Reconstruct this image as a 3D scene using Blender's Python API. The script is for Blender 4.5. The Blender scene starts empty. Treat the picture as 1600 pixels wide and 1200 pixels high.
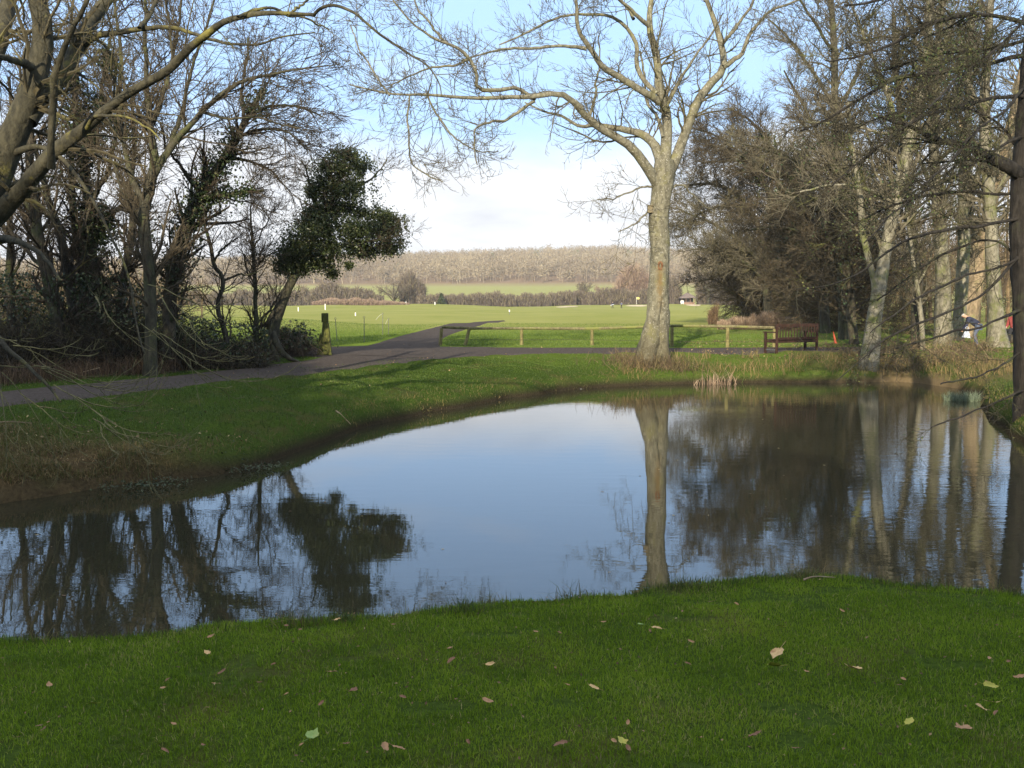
import bpy, math
import numpy as np
from mathutils import Vector

S = bpy.context.scene
COL = S.collection
rng = np.random.default_rng(11)
R_ = math.radians
F = 1556.0; PIT = math.atan(135 / F); EYE = 2.4
CP, SP = math.cos(PIT), math.sin(PIT)
SUN_A, SUN_E = R_(14), R_(20.5)

# ------------------------------------------------------------------ rays
def ray(px, py):
    u = (px - 800) / F; v = (600 - py) / F
    return np.array([u, CP + v * SP, -SP + v * CP])
def at(px, py, Y):
    d = ray(px, py); k = Y / d[1]
    return np.array([d[0] * k, Y, EYE + d[2] * k])
def onz(px, py, z=0.0):
    d = ray(px, py); k = (z - EYE) / d[2]
    return np.array([d[0] * k, d[1] * k, z])

# ------------------------------------------------------------------ noise
def vnoise(x, y, seed=0):
    xi = np.floor(x).astype(np.int64); yi = np.floor(y).astype(np.int64)
    fx = x - xi; fy = y - yi
    fx = fx * fx * (3 - 2 * fx); fy = fy * fy * (3 - 2 * fy)
    def h(a, b):
        n = (a * 374761393 + b * 668265263 + seed * 974634777) & 0xffffffff
        n = ((n ^ (n >> 13)) * 1274126177) & 0xffffffff
        return ((n ^ (n >> 16)) & 0xffff) / 65535.0
    return (h(xi, yi) * (1 - fx) + h(xi + 1, yi) * fx) * (1 - fy) + (h(xi, yi + 1) * (1 - fx) + h(xi + 1, yi + 1) * fx) * fy

# ------------------------------------------------------------------ materials
def mat(name, fn):
    m = bpy.data.materials.new(name); m.use_nodes = True
    nt = m.node_tree; b = nt.nodes['Principled BSDF']
    b.inputs['Roughness'].default_value = 0.85
    b.inputs['Specular IOR Level'].default_value = 0.25
    fn(nt, b); return m
def N(nt, t, **k):
    n = nt.nodes.new(t)
    for a, v in k.items():
        if a in n.inputs.keys() if hasattr(n.inputs, 'keys') else False: n.inputs[a].default_value = v
        else: setattr(n, a, v)
    return n
def noise(nt, scale, detail=4, rough=0.6, vec=None, dist=0.0):
    n = nt.nodes.new('ShaderNodeTexNoise'); n.inputs['Scale'].default_value = scale
    n.inputs['Detail'].default_value = detail; n.inputs['Roughness'].default_value = rough
    n.inputs['Distortion'].default_value = dist
    if vec is not None: nt.links.new(vec, n.inputs['Vector'])
    return n.outputs['Fac']
def ramp(nt, fac, stops, interp='LINEAR'):
    r = nt.nodes.new('ShaderNodeValToRGB'); e = r.color_ramp.elements
    r.color_ramp.interpolation = interp
    while len(e) < len(stops): e.new(0.5)
    for q, (p, c) in zip(e, stops):
        q.position = p; q.color = (c[0], c[1], c[2], 1) if hasattr(c, '__len__') else (c, c, c, 1)
    nt.links.new(fac, r.inputs['Fac']); return r.outputs['Color']
def mix(nt, fac, a, b, mode='MIX'):
    m = nt.nodes.new('ShaderNodeMix'); m.data_type = 'RGBA'; m.blend_type = mode
    for i, v in ((0, fac), (6, a), (7, b)):
        if hasattr(v, 'links') or isinstance(v, bpy.types.NodeSocket): nt.links.new(v, m.inputs[i])
        elif i == 0: m.inputs[0].default_value = v
        else: m.inputs[i].default_value = (v[0], v[1], v[2], 1)
    return m.outputs[2]
def bump(nt, b, h, s, d=0.02):
    n = nt.nodes.new('ShaderNodeBump'); n.inputs['Strength'].default_value = s; n.inputs['Distance'].default_value = d
    nt.links.new(h, n.inputs['Height']); nt.links.new(n.outputs[0], b.inputs['Normal'])
def pos(nt, sc=(1, 1, 1), obj=False):
    g = nt.nodes.new('ShaderNodeTexCoord' if obj else 'ShaderNodeNewGeometry')
    m = nt.nodes.new('ShaderNodeMapping'); m.inputs['Scale'].default_value = sc
    nt.links.new(g.outputs['Object' if obj else 'Position'], m.inputs['Vector']); return m.outputs[0]
def sep(nt, v):
    s = nt.nodes.new('ShaderNodeSeparateXYZ'); nt.links.new(v, s.inputs[0]); return s.outputs
def mrange(nt, v, a, b, c=0.0, d=1.0):
    m = nt.nodes.new('ShaderNodeMapRange'); m.inputs[1].default_value = a; m.inputs[2].default_value = b
    m.inputs[3].default_value = c; m.inputs[4].default_value = d; nt.links.new(v, m.inputs[0]); return m.outputs[0]
def math_(nt, op, a, b):
    m = nt.nodes.new('ShaderNodeMath'); m.operation = op
    for i, v in enumerate((a, b)):
        if isinstance(v, bpy.types.NodeSocket): nt.links.new(v, m.inputs[i])
        else: m.inputs[i].default_value = v
    return m.outputs[0]

def bark(name, dark, light, lichen=None, lich=0.45, sc=(9, 9, 2.2), bs=0.7, fine=None):
    def f(nt, b):
        p = pos(nt, sc)
        n1 = noise(nt, 1.0, 6, 0.65, p, 0.6)
        c = ramp(nt, n1, [(0.32, dark), (0.66, light)])
        n3 = noise(nt, 11.0, 3, 0.7, pos(nt, (1, 1, .5)))
        c = mix(nt, ramp(nt, n3, [(0.42, 0.0), (0.7, 0.75)]), c, tuple(x * 0.45 for x in dark))
        if lichen:
            n2 = noise(nt, 1.6, 5, 0.7, pos(nt))
            c = mix(nt, ramp(nt, n2, [(lich, 0.0), (lich + 0.13, 1.0)]), c, lichen)
        if fine:
            n4 = noise(nt, 26.0, 2, 0.5, pos(nt))
            c = mix(nt, ramp(nt, n4, [(0.6, 0.0), (0.68, 1.0)]), c, fine)
        nt.links.new(c, b.inputs['Base Color'])
        bump(nt, b, math_(nt, 'ADD', n1, math_(nt, 'MULTIPLY', n3, 0.5)), bs, 0.04)
    return mat(name, f)
def plain(name, a, c2=None, sc=6.0, rough=0.85, lo=0.35, hi=0.65, bs=0.0, trans=0.0, spec=.25):
    def f(nt, b):
        n1 = noise(nt, sc, 4, 0.6, pos(nt))
        nt.links.new(ramp(nt, n1, [(lo, a), (hi, c2 or a)]), b.inputs['Base Color'])
        b.inputs['Roughness'].default_value = rough
        b.inputs['Specular IOR Level'].default_value = spec
        if bs: bump(nt, b, n1, bs)
    return mat(name, f)
def tinted(name, stops, rough=0.7, trans=0.0, spec=.2):
    def f(nt, b):
        a = nt.nodes.new('ShaderNodeAttribute'); a.attribute_name = 'tint'
        c = ramp(nt, a.outputs['Fac'], stops)
        nt.links.new(c, b.inputs['Base Color'])
        b.inputs['Roughness'].default_value = rough
        b.inputs['Specular IOR Level'].default_value = spec
        if trans:
            t = nt.nodes.new('ShaderNodeBsdfTranslucent'); nt.links.new(c, t.inputs[0])
            m = nt.nodes.new('ShaderNodeMixShader'); m.inputs[0].default_value = trans
            nt.links.new(b.outputs[0], m.inputs[1]); nt.links.new(t.outputs[0], m.inputs[2])
            nt.links.new(m.outputs[0], nt.nodes['Material Output'].inputs[0])
    return mat(name, f)

M = {}
M['ash'] = bark('ash_bark', (0.11, 0.10, 0.068), (0.24, 0.225, 0.155), (0.20, 0.18, 0.08), 0.56, (7, 7, 4), 0.9, (0.36, 0.34, 0.27))
M['ash_twig'] = bark('ash_twig_bark', (0.07, 0.06, 0.036), (0.15, 0.13, 0.08), (0.12, 0.11, 0.04), 0.52)
M['maple'] = bark('lichened_bark', (0.032, 0.030, 0.020), (0.082, 0.074, 0.046), (0.19, 0.17, 0.045), 0.54, (8, 8, 5), 0.9)
M['maple_twig'] = bark('lichened_twig_bark', (0.05, 0.043, 0.025), (0.12, 0.10, 0.055), (0.13, 0.12, 0.04), 0.53)
M['dark'] = bark('dark_bark', (0.03, 0.026, 0.018), (0.10, 0.085, 0.058), (0.075, 0.085, 0.035), 0.52, (9, 9, 2), 1.0)
M['dark_twig'] = bark('dark_twig_bark', (0.035, 0.028, 0.019), (0.095, 0.075, 0.05))
M['mid'] = bark('grey_green_bark', (0.036, 0.033, 0.022), (0.095, 0.086, 0.056), (0.075, 0.08, 0.032), 0.5, (9, 9, 2), 0.9)
M['mid_twig'] = bark('brown_twig_bark', (0.045, 0.036, 0.023), (0.11, 0.088, 0.055))
M['pale'] = bark('pale_trunk_bark', (0.12, 0.11, 0.075), (0.30, 0.275, 0.205), (0.12, 0.13, 0.045), 0.50, (6, 6, 2.5), 0.8)
M['warm'] = bark('warm_trunk_bark', (0.16, 0.12, 0.07), (0.34, 0.26, 0.165), (0.16, 0.16, 0.06), 0.53, (6, 6, 2.5), 0.8)
M['pale_twig'] = bark('pale_twig_bark', (0.07, 0.061, 0.040), (0.18, 0.158, 0.108), (0.14, 0.135, 0.06), 0.56)
M['ash_base'] = M['ash']
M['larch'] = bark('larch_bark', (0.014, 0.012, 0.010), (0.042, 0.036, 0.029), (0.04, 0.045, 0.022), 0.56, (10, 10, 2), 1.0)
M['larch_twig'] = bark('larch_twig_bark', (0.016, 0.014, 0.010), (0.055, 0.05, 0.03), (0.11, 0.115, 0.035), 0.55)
M['larch_tuft'] = tinted('lichen_and_needles', [(0, (0.025, 0.045, 0.02)), (.6, (0.05, 0.08, 0.03)), (1, (0.14, 0.14, 0.05))])
M['ivy'] = tinted('ivy_leaf', [(0, (0.014, 0.026, 0.008)), (0.55, (0.030, 0.050, 0.016)), (0.9, (0.065, 0.088, 0.028)), (1, (0.14, 0.13, 0.06))], 0.45, 0.12, 0.4)
M['ivyhead'] = tinted('ivy_head_leaf', [(0, (0.024, 0.038, 0.012)), (0.5, (0.058, 0.080, 0.024)), (0.88, (0.11, 0.13, 0.045)), (1, (0.17, 0.16, 0.08))], 0.4, 0.25, 0.5)
M['thicket'] = tinted('thicket_twig', [(0, (0.035, 0.026, 0.017)), (0.5, (0.105, 0.076, 0.045)), (0.85, (0.20, 0.145, 0.08)), (1, (0.15, 0.15, 0.05))])
M['bramble'] = tinted('bramble_stem', [(0, (0.014, 0.012, 0.008)), (0.5, (0.042, 0.034, 0.022)), (0.85, (0.085, 0.066, 0.038)), (1, (0.09, 0.10, 0.035))])
M['shoot'] = bark('yellow_green_shoot', (0.09, 0.085, 0.04), (0.22, 0.20, 0.09))
M['hillwood'] = tinted('winter_wood', [(0, (0.12, 0.095, 0.07)), (0.35, (0.215, 0.172, 0.118)), (0.7, (0.30, 0.25, 0.165)), (0.94, (0.40, 0.345, 0.235)), (1, (0.10, 0.13, 0.06))])
M['farhedge'] = tinted('far_hedge_twig', [(0, (0.065, 0.052, 0.045)), (0.5, (0.125, 0.098, 0.078)), (1, (0.20, 0.17, 0.10))])
M['farred'] = tinted('far_reddish_twig', [(0, (0.14, 0.095, 0.075)), (0.5, (0.22, 0.155, 0.12)), (1, (0.30, 0.23, 0.15))])
M['grass'] = tinted('lawn_blade', [(0, (0.046, 0.082, 0.014)), (0.45, (0.088, 0.142, 0.022)), (0.85, (0.15, 0.20, 0.036)), (0.94, (0.22, 0.23, 0.07)), (1, (0.36, 0.30, 0.15))], 0.55, 0.3, .3)
M['lawn'] = tinted('near_lawn_blade', [(0, (0.058, 0.100, 0.010)), (0.45, (0.165, 0.262, 0.016)), (0.85, (0.28, 0.37, 0.034)), (0.94, (0.30, 0.30, 0.08)), (1, (0.46, 0.38, 0.18))], 0.6, 0.35, .12)
M['bankgrass'] = tinted('bank_blade', [(0, (0.03, 0.06, 0.014)), (0.35, (0.07, 0.105, 0.025)), (0.6, (0.16, 0.135, 0.05)), (0.85, (0.22, 0.155, 0.07)), (1, (0.34, 0.24, 0.12))], 0.7, 0.2)
M['reed'] = tinted('dead_reed', [(0, (0.15, 0.10, 0.065)), (0.5, (0.27, 0.19, 0.13)), (1, (0.40, 0.31, 0.22))], 0.7, .15)
M['rush'] = tinted('rush_blade', [(0, (0.09, 0.12, 0.08)), (1, (0.24, 0.29, 0.19))], 0.6, 0.2)
M['russet'] = tinted('russet_twig', [(0, (0.055, 0.036, 0.024)), (0.6, (0.115, 0.074, 0.044)), (1, (0.20, 0.135, 0.075))])
M['path'] = plain('tarmac', (0.052, 0.044, 0.040), (0.105, 0.090, 0.080), 14, 0.95, .3, .7, .35, spec=0.0)
M['rail'] = bark('weathered_rail_wood', (0.11, 0.10, 0.05), (0.24, 0.21, 0.11), (0.17, 0.18, 0.05), .5, (20, 20, 20), .4)
M['post'] = bark('sunlit_post_wood', (0.15, 0.13, 0.05), (0.27, 0.24, 0.10), None, .5, (25, 25, 6), .4)
M['moss'] = bark('mossy_post_wood', (0.055, 0.055, 0.022), (0.16, 0.17, 0.035), None, .46, (12, 12, 3), .8)
M['bench'] = bark('red_stained_wood', (0.026, 0.013, 0.009), (0.062, 0.030, 0.021), None, .5, (12, 12, 12), .3)
M['bench_dark'] = plain('dark_bench_metal', (0.05, 0.05, 0.05), (0.12, 0.12, 0.12), 20)
M['steel'] = plain('dull_metal', (0.10, 0.10, 0.085), (0.18, 0.18, 0.15), 20, .5)
M['cord'] = plain('pale_cord', (0.45, 0.44, 0.38), (0.6, 0.58, 0.5), 30)
M['white'] = plain('white_paint', (0.70, 0.70, 0.66), (0.80, 0.80, 0.77), 9, .5)
M['yellow'] = plain('yellow_cloth', (0.70, 0.60, 0.15), (0.8, 0.7, 0.2), 9)
M['orange'] = plain('orange_plastic', (0.36, 0.055, 0.025), (0.46, 0.09, 0.04), 9, .5)
M['box'] = plain('nest_box_wood', (0.15, 0.12, 0.07), (0.21, 0.175, 0.11), 20)
M['hole'] = plain('rotten_knot', (0.05, 0.018, 0.012), (0.10, 0.035, 0.02), 30)
M['callus'] = plain('knot_rim', (0.12, 0.05, 0.025), (0.20, 0.11, 0.055), 20, bs=.5)
M['stain'] = plain('orange_stain', (0.22, 0.155, 0.045), (0.30, 0.235, 0.10), 9)
M['roof'] = plain('pavilion_roof', (0.13, 0.105, 0.095), (0.19, 0.15, 0.135), 2)
M['pavwall'] = plain('pavilion_wall', (0.20, 0.12, 0.09), (0.28, 0.18, 0.13), 1.5)
M['dkglass'] = plain('pavilion_opening', (0.03, 0.03, 0.03), (0.06, 0.055, 0.05), 2)
M['sand'] = plain('bunker_sand', (0.52, 0.42, 0.27), (0.62, 0.50, 0.34), .6)
M['skin'] = plain('skin', (0.45, 0.27, 0.19), (0.5, 0.31, 0.22), 9, .6)
M['navy'] = plain('navy_cloth', (0.022, 0.026, 0.05), (0.035, 0.04, 0.07), 9)
M['blue'] = plain('blue_grey_cloth', (0.07, 0.09, 0.14), (0.11, 0.13, 0.19), 9)
M['black'] = plain('black_cloth', (0.02, 0.02, 0.022), (0.03, 0.03, 0.032), 9)
M['whitecloth'] = plain('white_cloth', (0.42, 0.46, 0.55), (0.55, 0.58, 0.66), 9)
M['red'] = plain('red_cloth', (0.22, 0.04, 0.04), (0.3, 0.07, 0.06), 9)
M['hair'] = plain('grey_hair', (0.35, 0.34, 0.33), (0.5, 0.49, 0.47), 30)
M['darkhair'] = plain('dark_hair', (0.03, 0.022, 0.015), (0.05, 0.035, 0.02), 30)
M['stone'] = plain('bank_stone', (0.09, 0.09, 0.08), (0.17, 0.17, 0.16), 12, bs=.5)
M['slab'] = plain('grey_slab', (0.3, 0.31, 0.3), (0.4, 0.4, 0.39), 12)
M['drystick'] = bark('dry_stick_bark', (0.25, 0.18, 0.11), (0.42, 0.33, 0.22))
def leafmat(name, a, b2, vein):
    def f(nt, b):
        p = pos(nt, obj=True)
        n1 = noise(nt, 40, 3, .6, p)
        c = ramp(nt, n1, [(.35, a), (.65, b2)])
        n2 = noise(nt, 15, 2, .5, p)
        c = mix(nt, ramp(nt, n2, [(.58, 0.0), (.72, 1.0)]), c, vein)
        nt.links.new(c, b.inputs['Base Color']); b.inputs['Roughness'].default_value = .6
    return mat(name, f)
M['leaf_tan'] = leafmat('tan_dead_leaf', (0.46, 0.29, 0.12), (0.60, 0.42, 0.20), (0.30, 0.13, 0.05))
M['leaf_brown'] = leafmat('brown_dead_leaf', (0.15, 0.075, 0.04), (0.25, 0.13, 0.07), (0.08, 0.04, 0.02))
M['leaf_yellow'] = leafmat('yellow_green_leaf', (0.32, 0.32, 0.05), (0.42, 0.38, 0.07), (0.38, 0.22, 0.06))
M['leaf_green'] = leafmat('pale_green_leaf', (0.17, 0.27, 0.07), (0.25, 0.34, 0.10), (0.3, 0.3, 0.1))
M['leaf_pink'] = leafmat('pinkish_dead_leaf', (0.28, 0.155, 0.075), (0.38, 0.22, 0.11), (0.28, 0.11, 0.06))

# ------------------------------------------------------------------ mesh plumbing
def link(name, me, m=None, parent=None, loc=None):
    o = bpy.data.objects.new(name, me); COL.objects.link(o)
    if m: me.materials.append(m)
    if parent:
        o.parent = parent
        o.matrix_parent_inverse = Vector((0, 0, 0)) and o.matrix_parent_inverse
    if loc is not None: o.location = loc
    return o
def tag(o, label=None, cat=None, group=None, kind=None):
    if label: o['label'] = label
    if cat: o['category'] = cat
    if group: o['group'] = group
    if kind: o['kind'] = kind
    return o
def root(name, label, cat, loc, group=None):
    o = bpy.data.objects.new(name, None); COL.objects.link(o)
    o.location = [float(a) for a in loc]; o.empty_display_size = .2
    return tag(o, label, cat, group)
def raw(name, V, Fq, m, parent=None, smooth=False, tint=None, Ft=None):
    """mesh from numpy: V (n,3) in world space, Fq (k,4) quads, Ft (j,3) triangles"""
    V = np.asarray(V, dtype=np.float64)
    if parent is not None: V = V - np.array(parent.location)
    me = bpy.data.meshes.new(name)
    parts = []
    if Fq is not None and len(Fq): parts.append(np.asarray(Fq, dtype=np.int32))
    if Ft is not None and len(Ft): parts.append(np.asarray(Ft, dtype=np.int32))
    loops = np.concatenate([p.ravel() for p in parts])
    tot = np.concatenate([np.full(len(p), p.shape[1], dtype=np.int32) for p in parts])
    start = np.concatenate([[0], np.cumsum(tot)[:-1]]).astype(np.int32)
    me.vertices.add(len(V)); me.vertices.foreach_set('co', V.astype(np.float32).ravel())
    me.loops.add(len(loops)); me.loops.foreach_set('vertex_index', loops)
    me.polygons.add(len(tot)); me.polygons.foreach_set('loop_start', start)
    try: me.polygons.foreach_set('loop_total', tot)
    except Exception: pass
    me.polygons.foreach_set('use_smooth', np.full(len(tot), smooth, dtype=bool))
    if tint is not None:
        a = me.attributes.new('tint', 'FLOAT', 'POINT'); a.data.foreach_set('value', np.asarray(tint, dtype=np.float32))
    me.update(calc_edges=True)
    return link(name, me, m, parent)

def norm(v): return v / np.maximum(np.linalg.norm(v, axis=-1, keepdims=True), 1e-9)
def sweep(P, R, sides, lump=0.0, seed=0, cap=False):
    """P (B,N,3), R (B,N) -> tubes"""
    B, n, _ = P.shape
    T = np.empty_like(P); T[:, 1:-1] = P[:, 2:] - P[:, :-2]; T[:, 0] = P[:, 1] - P[:, 0]; T[:, -1] = P[:, -1] - P[:, -2]
    T = norm(T)
    mean = norm(P[:, -1] - P[:, 0] + 1e-6)
    ref = np.where(np.abs(mean[:, 2:3]) > 0.75, np.array([[1.0, 0.15, 0.05]]), np.array([[0.05, 0.1, 1.0]]))
    ref = np.repeat(ref[:, None, :], n, axis=1)
    U = norm(np.cross(T, ref)); W = np.cross(T, U)
    a = np.arange(sides) * 2 * math.pi / sides
    ca = np.cos(a)[None, None, :, None]; sa = np.sin(a)[None, None, :, None]
    rr = R[:, :, None, None]
    if lump:
        g = np.random.default_rng(seed)
        ph = g.uniform(0, 6.28, (B, 1, 1, 3)); A = a[None, None, :, None]; j = np.arange(n)[None, :, None, None]
        l = 1 + lump * (np.sin(2 * A + ph[..., 0:1] + j * .35) + .7 * np.sin(3 * A + ph[..., 1:2] - j * .5) + .6 * np.sin(A * 5 + j * .9 + ph[..., 2:3]))
        l = l + lump * .6 * g.standard_normal((B, n, sides, 1))
        rr = rr * l
    V = P[:, :, None, :] + rr * (ca * U[:, :, None, :] + sa * W[:, :, None, :])
    idx = np.arange(B * n * sides).reshape(B, n, sides)
    q = np.stack([idx[:, :-1, :], np.roll(idx, -1, 2)[:, :-1, :], np.roll(idx, -1, 2)[:, 1:, :], idx[:, 1:, :]], -1).reshape(-1, 4)
    return V.reshape(-1, 3), q
class Bag:
    def __init__(s): s.V = []; s.Q = []; s.T = []; s.t = []; s.n = 0
    def add(s, V, Q=None, T=None, tint=None):
        s.V.append(V)
        if Q is not None: s.Q.append(np.asarray(Q) + s.n)
        if T is not None: s.T.append(np.asarray(T) + s.n)
        s.t.append(np.zeros(len(V)) if tint is None else tint); s.n += len(V)
    def tubes(s, P, R, sides=3, lump=0.0, seed=0, tint=None):
        V, q = sweep(P, R, sides, lump, seed)
        s.add(V, q, tint=None if tint is None else np.repeat(tint, P.shape[1] * sides))
    def build(s, name, m, parent=None, smooth=False):
        return raw(name, np.concatenate(s.V), np.concatenate(s.Q) if s.Q else None, m, parent, smooth,
                   np.concatenate(s.t), np.concatenate(s.T) if s.T else None)
    def box(s, a, b, rot=0.0, org=(0, 0, 0), bev=0.0):
        a = np.array(a, float); b = np.array(b, float)
        c = np.array([[x, y, z] for z in (a[2], b[2]) for (x, y) in ((a[0], a[1]), (b[0], a[1]), (b[0], b[1]), (a[0], b[1]))])
        s.hexa(c, rot, org)
    def hexa(s, c, rot=0.0, org=(0, 0, 0)):
        c = np.array(c, float); k, q = math.cos(rot), math.sin(rot)
        c = np.stack([c[:, 0] * k - c[:, 1] * q, c[:, 0] * q + c[:, 1] * k, c[:, 2]], 1) + np.array(org)
        s.add(c, [[0, 3, 2, 1], [4, 5, 6, 7], [0, 1, 5, 4], [1, 2, 6, 5], [2, 3, 7, 6], [3, 0, 4, 7]])
    def bar(s, p, q, r, sides=8, r2=None, n=6, lump=0.0, seed=0):
        p = np.array(p, float); q = np.array(q, float); t = np.linspace(0, 1, n)[:, None]
        P = (p + (q - p) * t)[None]; R = np.linspace(r, r2 if r2 is not None else r, n)[None]
        V, Q = sweep(P, R, sides, lump, seed); m0 = len(V)
        V = np.concatenate([V, p[None], q[None]])
        i = np.arange(sides); T1 = np.stack([np.full(sides, m0), np.roll(i, -1), i], 1)
        j = i + (n - 1) * sides; T2 = np.stack([np.full(sides, m0 + 1), j, np.roll(j, -1)], 1)
        s.add(V, Q, np.concatenate([T1, T2]))

def spline(pts, n):
    pts = np.asarray(pts, float)
    for _ in range(2):
        q = [pts[0]]
        for a, b in zip(pts[:-1], pts[1:]): q += [a * .75 + b * .25, a * .25 + b * .75]
        q.append(pts[-1]); pts = np.array(q)
    s = np.concatenate([[0], np.cumsum(np.linalg.norm(np.diff(pts[:, :3], axis=0), axis=1))])
    t = np.linspace(0, s[-1], n)
    return np.stack([np.interp(t, s, pts[:, k]) for k in range(pts.shape[1])], 1)
def limb(px, Y, n=26, dY=0.0, wscale=1.0, jit=0.03, rg=None):
    """px: (x, y, width) in picture units at depth Y (+dY along) -> centre line and radii"""
    rows = []
    m = len(px)
    for i, (x, y, w) in enumerate(px):
        yy = Y + dY * i / max(1, m - 1)
        p = at(x, y, yy); rows.append([*p, w * .5 * yy / F * wscale])
    A = spline(rows, n)
    g = rg or rng
    j = np.cumsum(g.standard_normal((n, 3)), 0) * jit * .3; j -= np.linspace(0, 1, n)[:, None] * j[-1]
    w = np.minimum(1, np.arange(n) / 4.0)[:, None]
    return A[:, :3] + j * w, A[:, 3]

def grow(P, R, n, t0, t1, ang, L, up=(0.0, 0.0), wig=0.12, M_=7, rr=0.6, rmin=0.004, bias=None, g=None, taper=0.35, tpow=1.0, flat=0.0):
    g = g or rng
    B, K, _ = P.shape
    idx = np.repeat(np.arange(B), n) if np.ndim(n) == 0 else np.repeat(np.arange(B), n)
    m = len(idx)
    if m == 0: return np.zeros((0, M_, 3)), np.zeros((0, M_))
    t = t0 + (t1 - t0) * g.random(m) ** tpow
    f = t * (K - 1); i = np.minimum(f.astype(int), K - 2); fr = (f - i)[:, None]
    p = P[idx, i] * (1 - fr) + P[idx, i + 1] * fr
    r = R[idx, i] * (1 - fr[:, 0]) + R[idx, i + 1] * fr[:, 0]
    T = norm(P[idx, i + 1] - P[idx, i])
    pv = g.standard_normal((m, 3)); pv[:, 2] *= (1 - flat)
    pv = norm(pv - (pv * T).sum(1, keepdims=True) * T)
    th = R_(1) * g.uniform(ang[0], ang[1], m)[:, None]
    d = np.cos(th) * T + np.sin(th) * pv
    if bias is not None: d = d + np.asarray(bias)
    d = norm(d)
    ln = g.uniform(L[0], L[1], m) * (1 - 0.45 * t)
    st = (ln / (M_ - 1))[:, None]
    out = np.empty((m, M_, 3)); out[:, 0] = p
    for j in range(1, M_):
        u = up[0] + (up[1] - up[0]) * j / (M_ - 1)
        d = d + wig * g.standard_normal((m, 3)); d[:, 2] += u
        d = norm(d); out[:, j] = out[:, j - 1] + d * st
    r0 = np.maximum(r * rr * g.uniform(.7, 1.0, m), rmin)
    RR = r0[:, None] * np.linspace(1, taper, M_)[None]
    return out, np.maximum(RR, rmin * .6)

def leaves(bag, C, size, g, tintf=None, flat=0.0, aspect=.75):
    n = len(C)
    nrm = g.standard_normal((n, 3)); nrm[:, 2] = np.abs(nrm[:, 2]) + flat; nrm = norm(nrm)
    a = norm(np.cross(nrm, g.standard_normal((n, 3)))); b = np.cross(nrm, a)
    s = (size * g.uniform(.6, 1.25, n))[:, None]
    V = np.stack([C - a * s, C - b * s * aspect + nrm * s * .18, C + a * s, C + b * s * aspect + nrm * s * .18], 1).reshape(-1, 3)
    q = np.arange(n * 4).reshape(n, 4)
    t = g.random(n) if tintf is None else tintf
    # slight fold: two triangles sharing the a-axis
    T = np.concatenate([q[:, [0, 1, 2]], q[:, [0, 2, 3]]])
    bag.add(V, None, T, np.repeat(t, 4))
def blades(bag, base, h, w, g, lean=.35, tint=None, droop=.3):
    """tapered bent blades: 5 verts"""
    n = len(base)
    az = g.uniform(0, 2 * math.pi, n); ld = np.stack([np.cos(az), np.sin(az), np.zeros(n)], 1)
    az2 = g.uniform(0, 2 * math.pi, n); wd = np.stack([np.cos(az2), np.sin(az2), np.zeros(n)], 1) * (w * .5)[:, None]
    l = (np.abs(g.standard_normal(n)) * lean)[:, None]; H = h[:, None]
    up = np.array([[0, 0, 1.0]])
    m1 = base + up * H * .5 + ld * H * l * .35
    tp = base + up * H * (1 - droop * l) + ld * H * l
    V = np.stack([base - wd, base + wd, m1 + wd * .8, m1 - wd * .8, tp], 1).reshape(-1, 3)
    i = (np.arange(n) * 5)[:, None]
    bag.add(V, i + np.array([[0, 1, 2, 3]]), i + np.array([[3, 2, 4]]), np.repeat(g.random(n) if tint is None else tint, 5))

# ------------------------------------------------------------------ pond and terrain
far_px = [(-420, 905), (-250, 845), (-100, 805), (0, 785), (100, 770), (200, 757), (300, 747), (380, 733), (430, 720), (470, 703), (520, 685), (570, 668), (640, 652),
          (720, 636), (800, 622), (880, 611), (960, 604), (1020, 601), (1100, 599), (1200, 598), (1300, 598), (1400, 596), (1440, 599), (1490, 606), (1532, 615),
          (1536, 632), (1552, 655), (1575, 675), (1610, 700), (1700, 760), (1850, 830)]
near_px = [(1800, 940), (1600, 928), (1500, 921), (1400, 914), (1330, 908), (1250, 905), (1180, 906), (1100, 911), (1000, 920), (900, 930), (800, 942), (700, 950), (600, 958), (520, 965), (420, 975), (350, 980), (250, 985), (100, 988), (0, 990), (-150, 996), (-300, 1000)]
poly = [onz(x, y, 0)[:2] for x, y in far_px]
for x, y in near_px:
    p = onz(x, y, .47); poly.append(np.array([p[0] * 1.05, p[1] + .34]))
poly = np.array(poly)
def pond_sd(X, Y):
    """positive outside the pond"""
    shp = X.shape; x = X.ravel(); y = Y.ravel()
    best = np.full(x.shape, 1e9); inside = np.zeros(x.shape, bool)
    for (ax, ay), (bx, by) in zip(poly, np.roll(poly, -1, 0)):
        ex, ey = bx - ax, by - ay
        t = np.clip(((x - ax) * ex + (y - ay) * ey) / (ex * ex + ey * ey), 0, 1)
        best = np.minimum(best, (x - ax - t * ex) ** 2 + (y - ay - t * ey) ** 2)
        c = ((ay > y) != (by > y)) & (x < ex * (y - ay) / (ey + 1e-12) + ax)
        inside ^= c
    d = np.sqrt(best); return np.where(inside, -d, d).reshape(shp)
ZY = np.array([-60, 30, 60, 150, 262, 300, 340, 400, 600, 800, 1150, 1500, 3000])
ZZ = np.array([.72, .72, .70, .28, -.55, -.3, .9, 3.6, 9.0, 25, 46, 46, 20])
def smooth(a, b, v):
    t = np.clip((v - a) / (b - a), 0, 1); return t * t * (3 - 2 * t)
def ridge(X, Y):
    # the wooded ridge sinks to the left of the picture
    return np.interp(X * 1150 / np.maximum(Y, 1), [-600, -330, -230, -120, 0, 110, 220, 400], [.62, .70, .80, .90, 1.0, 1.06, .98, .95]) + .02 * np.sin(X / 60.0) + .05 * (vnoise(X / 55.0, Y / 400.0, 61) - .5) + .03 * (vnoise(X / 19.0, Y / 400.0, 62) - .5)
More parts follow.
